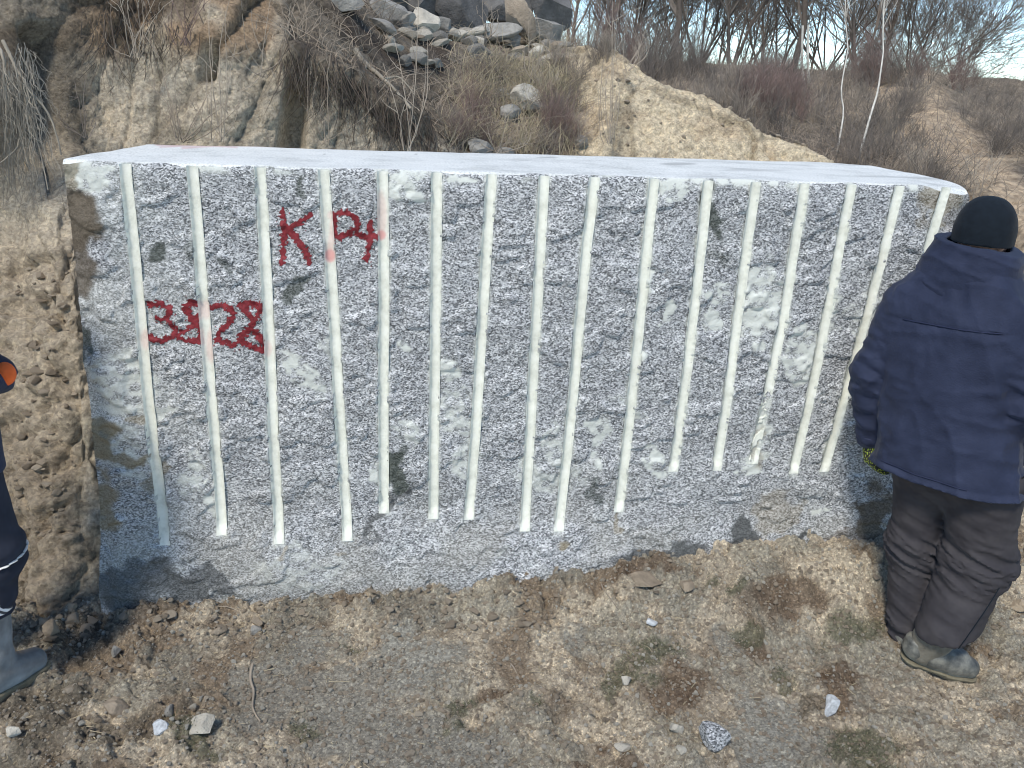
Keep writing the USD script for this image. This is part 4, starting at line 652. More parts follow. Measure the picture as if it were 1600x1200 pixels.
# ------------------------------------------------------------------ bare trees, shrubs, stems, roots and grass
def grow(seed, h, stems, spread, per=(9, 6, 5), r0=0.03, curve=0.5, thin=0.0032, lean=(0, 0), start=0.12):
    """A leafless tree or shrub: stems, limbs, branches and twigs as tubes; returns (trunk, crown)."""
    r = np.random.default_rng(seed); K = 6
    def arcs(base, d, L, bend, wob):
        n = len(base); t = np.linspace(0, 1, K)[None, :, None]; upv = np.array([0, 0, 1.0])
        side = r.normal(size=(n, 1, 3))*wob
        P = base[:, None]+d[:, None]*L[:, None, None]*t+upv*(bend*L)[:, None, None]*t**2+side*L[:, None, None]*(t**1.5)*0.5
        return P+r.normal(size=P.shape)*L[:, None, None]*wob*0.12*(t > 0)
    az = r.uniform(0, 2*np.pi, stems)+np.arange(stems); el = r.uniform(0.2, 1, stems)*spread
    d = np.stack([np.cos(az)*np.sin(el)+lean[0], np.sin(az)*np.sin(el)+lean[1], np.cos(el)], 1); L = h*r.uniform(0.65, 1, stems)
    P = arcs(np.stack([np.cos(az), np.sin(az), az*0], 1)*0.03*h*0.2, d, L, 0.15, 0.10); t = np.linspace(0, 1, K)
    R = r0*np.linspace(1, 0.18, K)[None]*r.uniform(0.6, 1, (stems, 1)); trunk = tubes(P, R, 6); levels = []
    Rp = R
    for lv, n in enumerate(per):
        m = len(P); s = r.uniform(start if lv == 0 else 0.2, 0.98, (m, n)); k = np.clip((s*(K-1)).astype(int), 0, K-2); fr = s*(K-1)-k; i = np.arange(m)[:, None]
        b = P[i, k]*(1-fr[..., None])+P[i, k+1]*fr[..., None]; tan = P[i, k+1]-P[i, k]; tan /= np.linalg.norm(tan, axis=2, keepdims=True)+1e-9
        rad = Rp[i, k]*(1-fr)+Rp[i, k+1]*fr
        q = r.normal(size=b.shape); q -= (q*tan).sum(2, keepdims=True)*tan; q /= np.linalg.norm(q, axis=2, keepdims=True)+1e-9
        ang = r.uniform(0.35, 0.95, s.shape)[..., None]; dd = tan*np.cos(ang)+q*np.sin(ang)
        pl = np.linalg.norm(np.diff(P, axis=1), axis=2).sum(1)
        L2 = (pl[:, None]*r.uniform(0.28, 0.62, s.shape)*(1.15-0.55*s)).ravel()
        P = arcs(b.reshape(-1, 3), dd.reshape(-1, 3), L2, curve*0.4, 0.16)
        Rp = np.maximum(np.minimum(rad.ravel()*0.62, r0*0.5)[:, None]*np.linspace(1, 0.3, K)[None], thin)
        levels.append(tubes(P, Rp, 4 if lv == 0 else 3))
    return trunk, join(levels)
def tree_form(name, *a, bark='dark_bark', twig='twig_dark', **k):
    p = form(name); t, c = grow(*a, **k); obj('trunk', t, bark, p, smooth=True); obj('crown', c, twig, p); return p
def hillz(x, y): return HV[HT.query([x, y])[1], 2]
HT = cKDTree(HV[:, :2])
TF = [tree_form('tree_form_000', 1, 5.2, 3, 0.35, (11, 7, 5), r0=0.05, thin=0.005), tree_form('tree_form_001', 2, 5.0, 2, 0.25, (13, 7, 5), r0=0.06, thin=0.005), tree_form('tree_form_002', 3, 4.6, 5, 0.75, (9, 7, 5), r0=0.036, thin=0.005),
      tree_form('tree_form_003', 4, 4.2, 7, 0.9, (8, 6, 5), r0=0.030, thin=0.005), tree_form('tree_form_004', 5, 5.6, 1, 0.06, (20, 8, 5), r0=0.085, thin=0.005, start=0.2), tree_form('tree_form_005', 6, 3.4, 8, 1.05, (8, 6, 5), r0=0.026, thin=0.005, lean=(0.25, 0))]
r = np.random.default_rng(21)
TREES = [(888, 17, 0, 'slender bare tree at the skyline just right of the rounded boulder', 1), (938, 14, 1, 'dark bare tree rising behind the left part of the sandy mound', 1), (975, 19, 2, 'bushy bare tree right behind the top of the sandy mound', .9), (1045, 15, 4, 'thick straight dark tree above the middle of the mound', 1), (1010, 22, 3, 'low spreading bare tree behind the mound top', 1), (1092, 17, 2, 'many stemmed bare tree right of the thick straight one', 1), (1140, 16, 0, 'three stemmed bare tree above the right flank of the mound', 1),
         (1190, 20, 2, 'bushy bare tree just left of the trunk near the two short pale stems', 1), (1236, 14.5, 4, 'straight dark trunked tree near the two short pale stems', 1), (1288, 19, 3, 'spreading bare tree between the straight trunk and the birches', 1), (1340, 15, 2, 'fan shaped bare tree behind the two birch saplings', 1.05), (1378, 18, 0, 'three stemmed bare tree behind the right birch sapling', .95), (1420, 15.5, 5, 'low wide bare tree leaning right, right of the birches', 1), (1468, 20, 3, 'spreading bare tree near the right end of the tree line', .85), (1504, 17, 5, 'rightmost bare tree, low and leaning towards the open sky', .62),
         (1120, 26, 1, None, 1), (1060, 27, 0, None, 1), (960, 26, 1, None, 1), (1170, 27, 3, None, 1), (1215, 25, 0, None, 1), (1265, 27, 1, None, 1), (1310, 26, 2, None, .9), (1360, 28, 1, None, .9), (915, 24, 2, None, 1), (1400, 27, 3, None, .8), (1025, 30, 3, None, 1), (1080, 24, 3, None, .9), (1450, 27, 3, None, .7), (990, 30, 1, None, 1), (1150, 23, 3, None, .8)]
for px, Y, k, lab, sc in TREES:
    x = atY(px, 115, Y)[0]; copy(TF[k], 'bare_tree', lab or 'thin bare tree in the back row of the tree line', 'tree', (x, Y, hillz(x, Y)-0.05), r.uniform(0, 0.5) if k == 5 else r.uniform(0, 6.28), sc, None if lab else 'bare trees in the back row')
SF = [tree_form('shrub_form_000', 11, 1.0, 9, 0.6, (6, 4), r0=0.009, thin=0.0028, bark='twig_dark'), tree_form('shrub_form_001', 12, 1.1, 12, 0.45, (5, 4), r0=0.008, thin=0.0028, bark='twig_red', twig='twig_red'), tree_form('shrub_form_002', 13, 0.9, 14, 0.8, (5, 3), r0=0.007, thin=0.0026, bark='grass_brown', twig='twig_dark'), tree_form('shrub_form_003', 14, 1.2, 8, 0.35, (5, 3), r0=0.010, thin=0.003, bark='twig_pale', twig='twig_pale')]
def shrubs(n, boxes, sc, label, group, ks, where='hill', cat='shrub'):
    done = 0
    while done < n:
        b = boxes[r.integers(len(boxes))]; px, py = r.uniform(b[0], b[2]), r.uniform(b[1], b[3]); P = hit(px, py, where); q = proj(P)
        done += 1
        if abs(q[0]-px)+abs(q[1]-py) > 30: continue
        copy(SF[ks[r.integers(len(ks))]], 'bare_shrub', label, cat, P-np.array([0, 0, 0.03]), r.uniform(0, 6.28), sc*r.uniform(.6, 1.25), group)
shrubs(16, [(1010, 100, 1120, 125)], 0.5, 'dark bare shrub under the skyline trees behind the mound top', 'shrubs under the trees behind the mound top', [0, 0, 2])
shrubs(16, [(1120, 105, 1240, 130)], 0.45, 'dark bare shrub under the skyline trees left of the two short pale stems', 'shrubs under the trees left of the pale stems', [0, 2])
shrubs(24, [(1300, 112, 1420, 130)], 0.45, 'dark bare shrub at the skyline behind the two birch saplings', 'shrubs at the skyline behind the birches', [0, 2, 1])
shrubs(14, [(1420, 112, 1540, 135)], 0.4, 'dark bare shrub at the skyline right of the birch saplings', 'shrubs at the skyline right of the birches', [0, 2, 1])
shrubs(14, [(880, 88, 1000, 110)], 0.5, 'dark bare shrub between the rounded boulder and the mound top', 'shrubs beside the mound top', [0, 1])
shrubs(34, [(1080, 130, 1300, 235)], 0.30, 'grey brown bare shrub on the hillside between the mound and the birches', 'shrubs between mound and birches', [0, 2, 2, 3])
shrubs(30, [(1325, 135, 1440, 280)], 0.30, 'grey brown bare shrub on the hillside right of the birches', 'shrubs right of the birches', [0, 2, 2, 3])
shrubs(20, [(1160, 140, 1260, 190)], 0.32, 'reddish twiggy shrub on the hillside behind the right flank of the mound', 'reddish shrubs on the hillside', [1])
shrubs(30, [(1470, 130, 1600, 180), (1530, 160, 1620, 250)], 0.26, 'bare shrub on the far right slope above the pale gully', 'shrubs on the far right slope', [0, 2, 2])
shrubs(16, [(1330, 280, 1520, 320)], 0.26, 'thin stemmed shrub just behind the right end of the block', 'thin shrubs behind the right end of the block', [3, 2])
shrubs(22, [(700, 120, 790, 240)], 0.17, 'brown twiggy plant on the grassy slope left of the leaning pale boulder', 'twiggy plants left of the leaning boulder', [1, 2, 2], 'bank')
shrubs(26, [(845, 110, 905, 245)], 0.20, 'brown twiggy plant between the leaning pale boulder and the mound', 'twiggy plants between boulder and mound', [1, 2, 3], 'bank')
shrubs(14, [(895, 60, 1010, 100)], 0.16, 'thin twiggy plant on top of the sandy mound', 'plants on top of the mound', [3, 2], 'bank')
shrubs(6, [(470, 30, 690, 150)], 0.13, 'twiggy plant on the dark soil below the rubble pile', 'twiggy plants on the dark soil', [0, 2], 'bank')
def strand(pts, n=14, wob=0.004, rr=None):
    P = np.array(pts, float); t = np.linspace(0, 1, len(P)); tt = np.linspace(0, 1, n)
    Q = PchipInterpolator(t, P, axis=0)(tt); g = rr or rng
    return Q+np.cumsum(g.normal(size=Q.shape), 0)*wob*0.5
def wood(name, label, cat, lines, mat_, group=None, parts=True, sides=5):
    """A plant or stick whose main pieces follow lines of (points, foot radius, tip radius)."""
    base = np.array(lines[0][0][0], float); root = thing(name, label, cat, base, group=group)
    out = []
    for pts, r0, r1 in lines:
        Q = strand(pts)-base; out.append(tubes(Q[None], np.linspace(r0, r1, len(Q))[None], sides))
    obj('stem', out[0], mat_, root, smooth=True)
    if len(out) > 1: obj('branches', join(out[1:]), mat_, root, smooth=True)
def twigs_off(line, n, L, seed):
    r = np.random.default_rng(seed); P = np.array(line); res = []
    for _ in range(n):
        t = r.uniform(0.25, 0.97)*(len(P)-1); k = int(t); b = P[k]+(P[min(k+1, len(P)-1)]-P[k])*(t-k); d = np.array([r.normal()*0.6, r.normal()*0.4, abs(r.normal())+0.5]); d /= np.linalg.norm(d)
        res.append(([b, b+d*L*0.5, b+d*L+np.array([r.normal()*.1*L, 0, 0.05*L])], 0.0028, 0.0012))
    return res
def birch(label, pix, r0):
    line = [atY(px, py, Y) for px, py, Y in pix]; L = [(line, r0, r0*0.4)]+twigs_off(line[len(line)-3:], 14, 0.5, len(label)); wood('birch_sapling', label, 'tree', L, 'birch_bark')
birch('left of two thin white birch saplings, bent in the middle, on the hillside', [(1308, 238, 4.6), (1316, 200, 4.7), (1319, 172, 4.8), (1315, 145, 4.85), (1319, 112, 4.9), (1326, 70, 5.0), (1322, 20, 5.1), (1326, -60, 5.2)], 0.0095)
birch('right of two thin white birch saplings, leaning right, rooted behind the block edge', [(1341, 248, 4.3), (1354, 205, 4.4), (1364, 170, 4.5), (1372, 140, 4.6), (1377, 105, 4.7), (1380, 75, 4.8), (1381, 20, 4.9), (1387, -60, 5.0)], 0.0115)
for px, t_, Y, lab in ((1256, 1252, 9.5, 'left of two short pale stems at the foot of the straight dark tree'), (1264, 1262, 9.5, 'right of two short pale stems at the foot of the straight dark tree')):
    wood('pale_stem', lab, 'tree', [([atY(px, 132, Y), atY((px+t_)/2, 112, Y), atY(t_, 92, Y), atY(t_+1, 40, Y)], 0.026, 0.016)], 'birch_bark')
def fan(label, foot, tips, Y, mat_='twig_pale', r0=0.0032, back=0.05, side=1, seed=1):
    r = np.random.default_rng(seed); b = atY(foot[0], foot[1], Y); L = []
    for k, tp in enumerate(tips):
        e = atY(tp[0], tp[1], Y+back+r.uniform(-.06, .10)); m = (b+e)/2+np.array([r.normal()*.03, -0.02, r.normal()*.02]) if len(tp) < 4 else atY(tp[2], tp[3], Y)
        st = b+np.array([r.normal()*.02, r.normal()*.02, 0]); line = [st, m, e]; L.append((line, r0*r.uniform(.7, 1.1), r0*0.35)); L += twigs_off(line, side, np.linalg.norm(e-b)*0.22, seed*31+k)
    wood('thin_sapling', label, 'sapling', L, mat_, sides=3)
fan('fan of thin grey stems growing from behind the block at its left third', (285, 222), [(235, 130), (250, 118), (262, 150), (275, 128), (290, 140), (300, 150), (318, 150), (335, 140), (350, 165), (372, 160), (258, 185), (240, 60)], 1.40, 'grass_brown')
fan('tall pale stems rising straight behind the block near the first drill grooves', (345, 222), [(338, 60), (352, 20), (330, -20), (362, -10), (344, 110), (368, 70), (376, 120), (322, 100)], 1.42, seed=2)
fan('curved pale stems hanging over the clay face', (410, 120), [(442, 40, 436, 90), (425, -20, 415, 60), (395, 10, 402, 60), (350, 150, 380, 140), (462, 0, 440, 70), (380, -10, 385, 60), (340, 30, 370, 90)], 1.72, seed=3)
fan('tall forked pale stem in front of the dark rooty soil', (636, 236), [(652, 60, 645, 150), (652, -10, 651, 80), (667, 100, 660, 180), (668, 60, 668, 130), (618, 60, 632, 150), (598, 100, 622, 180), (648, 130)], 1.66, r0=0.0034, seed=4)
fan('thin pale stems before the clay face at the middle', (505, 225), [(500, 120), (512, 150), (530, 60, 515, 130), (484, 110), (522, 170), (608, 140, 560, 190)], 1.62, 'grass_brown', seed=5)
fan('upright pale stems in front of the rubble pile', (762, 60), [(752, 10), (760, 5), (768, 8), (775, 12), (782, 15), (745, 20), (756, -10)], 3.3, r0=0.0042, seed=6)
fan('tall pale stems rising past the upright brown boulder', (832, 130), [(828, 60), (836, 20), (818, 70), (842, 90), (850, 60), (824, 30)], 3.1, r0=0.0042, seed=7)
fan('tall thin stems in front of the left edge of the sandy mound', (950, 225), [(945, 60), (955, 20), (962, 90), (940, 110), (968, 0), (975, 60), (935, 140), (985, 110), (958, -20), (972, 120)], 2.45, 'twig_pale', seed=8)
fan('slanting thin stems on the upper sandy mound', (980, 110), [(1000, 60), (1012, 30), (1005, 50), (990, 40), (1018, 55), (985, 20)], 2.85, 'twig_pale', seed=9)
fan('bush of thin leaning stems behind the right end of the block', (1470, 268), [(1500, 225), (1520, 215), (1490, 190), (1480, 170), (1510, 200), (1470, 180), (1530, 235), (1540, 220), (1460, 200), (1450, 215)], 3.3, 'grass_brown', seed=10)
fan('clump of stems at the top left above the clay face', (215, 90), [(160, -10), (180, -20), (200, 0), (225, -20), (250, -10), (270, 20), (190, 30), (165, 50), (290, -10), (240, 30), (212, -20)], 1.62, 'twig_pale', seed=11)
fan('reddish brown stems on the earth brow at the upper left', (285, 70), [(255, -20), (275, -10), (295, -20), (312, 0), (330, -20), (262, 20), (345, -10), (305, 30)], 1.62, 'twig_red', seed=12)
fan('thin dark twigs low on the clay face at the far left of the block', (130, 215), [(125, 150), (135, 120), (128, 170), (100, 190), (140, 165), (118, 130)], 1.45, 'twig_dark', seed=13)
fan('low leaning dry stems behind the block beside the grey stone', (775, 240), [(810, 200), (800, 215), (830, 205), (760, 200), (820, 225), (790, 190), (740, 215)], 2.1, 'twig_pale', seed=14)
fan('slender stems on the brow above the first letters', (470, 60), [(455, -10), (475, -20), (490, 0), (505, 10), (440, 10), (520, 20)], 2.0, 'grass_brown', seed=15)
wood('fallen_branch', 'thick dark dead branch slanting down across the rooty soil', 'branch', [([atY(555, 78, 2.25), atY(572, 100, 2.15), atY(600, 122, 2.05), atY(640, 168, 1.86)], 0.020, 0.009), ([atY(572, 100, 2.15), atY(560, 120, 2.05), atY(545, 135, 2.0)], 0.009, 0.004), ([atY(600, 122, 2.05), atY(622, 120, 2.1), atY(650, 150, 2.0)], 0.008, 0.003)], 'root_pale')
for pix, lab, rr in (([(395, 1040), (392, 1062), (398, 1085), (396, 1105), (408, 1130)], 'curved pale stick lying in front of the block at left', 0.0055), ([(430, 1150), (438, 1142), (440, 1132)], 'short pale splinter right of the curved stick', 0.003), ([(940, 915), (952, 935), (966, 955)], 'thin dry stalk lying before the middle of the block', 0.003), ([(798, 1040), (806, 1052), (812, 1066)], 'short dry stalk near the picture centre', 0.0025), ([(300, 963), (340, 950), (372, 955)], 'thin straw lying below the lower left of the block', 0.0022)):
    pts = [on_ground(*p)+np.array([0, 0, rr*1.1+0.004]) for p in pix]; base = pts[0]; Q = strand(pts, wob=0.001)-base
    p = thing('stick', lab, 'stick', base); obj('shaft', tubes(Q[None], (np.linspace(1, .55, len(Q))*rr)[None], 6), 'twig_pale', p, smooth=True)
# hanging roots at the left edge
def roots():
    r = np.random.default_rng(9); root = thing('hanging_roots', 'tangle of pale bare roots hanging down the bank at the left edge', 'roots', atY(10, 70, 1.1)); base = atY(10, 70, 1.1)
    thick = [([(5, 62, 1.15), (28, 110, 1.06), (52, 150, 1.02), (82, 190, .98), (98, 245, .95)], .009), ([(0, 75, 1.12), (10, 110, 1.05), (12, 180, 1.0), (10, 240, .96)], .007), ([(38, 165, 1.0), (36, 190, .98), (20, 225, .95), (-10, 262, .9)], .008), ([(30, 120, 1.05), (45, 180, 1.0), (60, 230, .96), (72, 300, .9)], .006), ([(-15, 60, 1.1), (-5, 150, 1.0), (5, 260, .92)], .008)]
    for pix, rr in thick:
        Q = strand([atY(*p) for p in pix], wob=.006, rr=r)-base; obj('root', tubes(Q[None], (np.linspace(1, .35, len(Q))*rr)[None], 6), 'root_pale', root, smooth=True)
    P, R = [], []
    for _ in range(300):
        a = r.uniform(-60, 62); y0 = r.uniform(70, 200); L = r.uniform(60, 190)*(1-0.3*(a > 40)); dx = r.normal()*16+18*(a > 0); Y = r.uniform(.93, 1.12)
        a = min(a, 20+0.35*y0) if y0 < 140 else a
        Q = strand([atY(a, y0, Y+.03), atY(a+dx*.4, y0+L*.5, Y-.02), atY(a+dx, y0+L, Y-.05)], 9, .022, r)-base; P.append(Q); R.append(np.linspace(1, .5, 9)*r.uniform(.0009, .0024))
    obj('rootlets', tubes(P, R, 3), 'root_pale', root)
roots()
def blades(name, label, cat, idx, V, hmin, hmax, rad, mat_, seed, droop=0.3, lean=0.25, K=4, down=False):
    r = np.random.default_rng(seed); n = len(idx); b = V[idx]+r.normal(size=(n, 3))*0.012; L = r.uniform(hmin, hmax, n); t = np.linspace(0, 1, K)[None, :, None]
    d = np.stack([r.normal(size=n)*lean, r.normal(size=n)*lean-(.25 if down else 0), (-1 if down else 1)*np.ones(n)], 1); s = r.normal(size=(n, 3))*[1, 1, 0]*droop+[0, 0, -abs(droop)*0.5]
    P = b[:, None]+d[:, None]*L[:, None, None]*t+s[:, None]*L[:, None, None]*t**2; R = np.linspace(1, .3, K)[None]*rad*r.uniform(.6, 1.3, (n, 1))
    obj(name, tubes(P, R, 3), mat_, label=label, cat=cat, kind='stuff')
vis = (bz > 0)&(bpx > -60)&(bpx < 1500)&(bpy > -60)&(bpy < 300)
def pick(w, n, seed): r = np.random.default_rng(seed); w = np.where(vis, w, 0); return r.choice(len(w), n, p=w/w.sum())
patch = sm(0.42, 0.62, fbm(BV*3.3, 3, 201))*(1-0.85*sm(116, 96, bpy)*sm(600, 640, bpx))
ov = sm(8, -14, bpy-np.interp(bpx, [380, 440, 540, 620, 690, 740], [70, 95, 145, 188, 222, 250]))*sm(415, 460, bpx)*sm(915, 870, bpx)
blades('dry_grass', 'dry pale grass standing on the slope between the boulders', 'grass', pick(ov*sm(680, 760, bpx)*(0.2+patch)*(1-0.8*sm(112, 96, bpy)), 5500, 1), BV, 0.06, 0.24, 0.0022, 'dry_grass', 31)
blades('brown_grass', 'dead brown grass and weeds over the dark soil and the slope', 'grass', pick(ov*(0.3+patch)*(1-0.8*sm(112, 96, bpy)*sm(600, 640, bpx))*(0.13+0.87*sm(650, 740, bpx)), 7000, 2), BV, 0.05, 0.20, 0.0024, 'grass_brown', 32, 0.7, 0.5)
blades('rootlets', 'dark rootlets hanging from the brow of the cut clay', 'roots', pick(sm(60, 0, np.abs(bpy-np.interp(bpx, [380, 440, 540, 620, 690, 740], [70, 85, 135, 178, 212, 240])+12))*sm(430, 460, bpx)*sm(720, 690, bpx)+0.16*sm(50, 20, np.abs(bpy-40))*sm(110, 150, bpx)*sm(340, 300, bpx), 1900, 3), BV, 0.05, 0.24, 0.0024, 'root_dark', 33, 0.4, 0.35, down=True)
vis2 = (hpx > 820)&(hpx < 1680)&(hpy < 420)&(hz > 4.5)&(hz < 17)
w = vis2*(1-0.96*sm(1.25, .85, np.abs(hpx-np.interp(hpy, [100, 130, 180, 230, 300, 400, 600], [1400, 1410, 1440, 1495, 1570, 1605, 1640]))/np.interp(hpy, [100, 140, 200, 300, 400, 600], [30, 60, 75, 70, 110, 160])))*np.interp(hz, [4, 8, 17], [1, .8, .5])
blades('hill_grass', 'dead grass and weeds covering the hillside', 'grass', np.random.default_rng(4).choice(len(w), 11000, p=w/w.sum()), HV, 0.06, 0.24, 0.0034, 'grass_brown', 34, 0.6, 0.5)
blades('hill_weeds', 'thin dark weed stalks standing on the hillside', 'weeds', np.random.default_rng(6).choice(len(w), 2600, p=w/w.sum()), HV, 0.2, 0.55, 0.0030, 'twig_dark', 35, 0.3, 0.2)

def straws():
    r = np.random.default_rng(55); ok = np.where((GPXT > -20)&(GPXT < 1620)&(GPYT > 870)&(GPYT < 1220)&(GV[:, 1] < -.06))[0]; ids = r.choice(ok, 420); b = GV[ids]+[0, 0, .004]; L = r.uniform(.012, .06, len(ids))*r.uniform(.4, 1, len(ids)); a = r.uniform(0, 6.28, len(ids)); t = np.linspace(0, 1, 4)[None, :, None]
    d = np.stack([np.cos(a), np.sin(a), r.uniform(-.05, .35, len(ids))], 1)*L[:, None]; P = b[:, None]+d[:, None]*t+(r.normal(size=(len(ids), 1, 3))*[.25, .25, .1]*L[:, None, None])*t**2
    obj('dry_straws', tubes(P, np.full((len(ids), 4), .0009)*r.uniform(.6, 1.5, (len(ids), 1)), 3), 'dry_grass', label='bits of dry straw and twig strewn over the ground', cat='straw', kind='stuff')
    w = GM*(GV[:, 1] < -.06); ids = r.choice(len(w), 4200, p=w/w.sum()); blades('moss', 'short green moss and seedlings in patches on the trodden ground', 'moss', ids, GV, .002, .008, .0011, 'moss_green', 56, .5, .6, K=3)
straws()
# ------------------------------------------------------------------ people
def hand(wrist, d, palm, thumb_side, size=0.19, curl=0.9, th=0.0095):
    """Palm, four bent fingers of unequal length and a thumb as a distance function; d along the hand, palm the palm's outward normal."""
    d, palm = np.array(d, float), np.array(palm, float); d /= np.linalg.norm(d); palm -= palm@d*d; palm /= np.linalg.norm(palm); s = np.cross(palm, d)*thumb_side
    w = np.array(wrist, float); L = size; pl = 0.50*L; seg = []
    seg.append([(w, w+d*pl*0.5, w+d*pl*0.9), (0.027, 0.027, 0.024)])
    for k in (-1.25, -0.4, 0.42, 1.25): seg.append([(w+d*pl*0.25+s*k*0.010, w+d*pl*0.62+s*k*0.0165, w+d*pl+s*k*0.0185), (0.017, 0.016, th*1.25)])
    for k, l in ((-1.25, .36), (-0.4, .45), (0.42, .48), (1.25, .43)):
        a = w+d*pl+s*k*0.0185; pts = [a]; dirn = d.copy(); ang = 0.25
        for q, fr in enumerate((.45, .32, .23)):
            ang += curl*(0.45 if q == 0 else 0.5); e = d*math.cos(ang)+palm*math.sin(ang)+s*k*0.03; pts.append(pts[-1]+e/np.linalg.norm(e)*l*L*fr)
        seg.append([tuple(pts), (th*1.2, th*1.08, th, th*0.82)])
    t0 = w+d*pl*0.22+s*0.024; t1 = t0+(d*0.75+s*0.62+palm*0.25)*L*0.20; t2 = t1+(d*0.95+s*0.15+palm*0.3)*L*0.16; seg.append([(t0, t1, t2), (0.016, th*1.35, th)])
    def fn(p):
        o = None
        for i, (pts, rs) in enumerate(seg):
            c = chain(p, pts, rs, 0.004); o = c if o is None else smin(o, c, 0.010 if i < 5 else 0.004)
        return o
    return fn, w+d*pl
def head_fn(c, f, tilt=0.0):
    """Head with brow, nose, mouth, chin and ears; c the head's centre, f the way it looks (horizontal)."""
    f = np.array([f[0], f[1], 0.0]); f /= np.linalg.norm(f); r_ = np.array([f[1], -f[0], 0]); c = np.array(c, float)
    f3 = f*math.cos(tilt)-np.array([0, 0, 1])*math.sin(tilt); u = np.cross(r_, f3)
    W = lambda a, b, z: c+r_*a+f3*b+u*z
    def fn(p):
        q = np.stack([(p-c)@r_, (p-c)@f3, (p-c)@u], 1)
        d = ell(q, (0, -0.008, 0.022), (0.077, 0.096, 0.098)); d = smin(d, ell(q, (0, 0.028, -0.048), (0.056, 0.066, 0.072)), 0.03); d = smin(d, ell(q, (0, 0.062, -0.092), (0.022, 0.022, 0.018)), 0.02)
        d = smin(d, cap(q, (0, 0.088, 0.022), (0, 0.108, -0.018), 0.008, 0.013), 0.012); d = smin(d, cap(q, (-.04, .074, .033), (.04, .074, .033), .011, .011), .015)
        for s in (-1, 1):
            d = smax(d, -ell(q, (s*0.032, 0.096, 0.012), (0.017, 0.014, 0.011)), 0.008)
            d = smin(d, ell(q, (s*0.079, -0.012, -0.002), (0.009, 0.020, 0.032)), 0.006)
        d = smin(d, cap(q, (-.022, .086, -.050), (.022, .086, -.050), .007, .007), .006); d = smax(d, -cap(q, (-.024, .097, -.051), (.024, .097, -.051), .0028, .0028), .004)
        return d
    return fn, W
def put(root, name, fn, lo, hi, h, mat_, smooth=True, label=None):
    v, f = nets(fn, lo, hi, h); return obj(name, (v, f), mat_, root, smooth=smooth, label=label)
def n3(p, sx, sy, sz, seed, o=3): return fbm(p*np.array([sx, sy, sz]), o, seed)-0.5
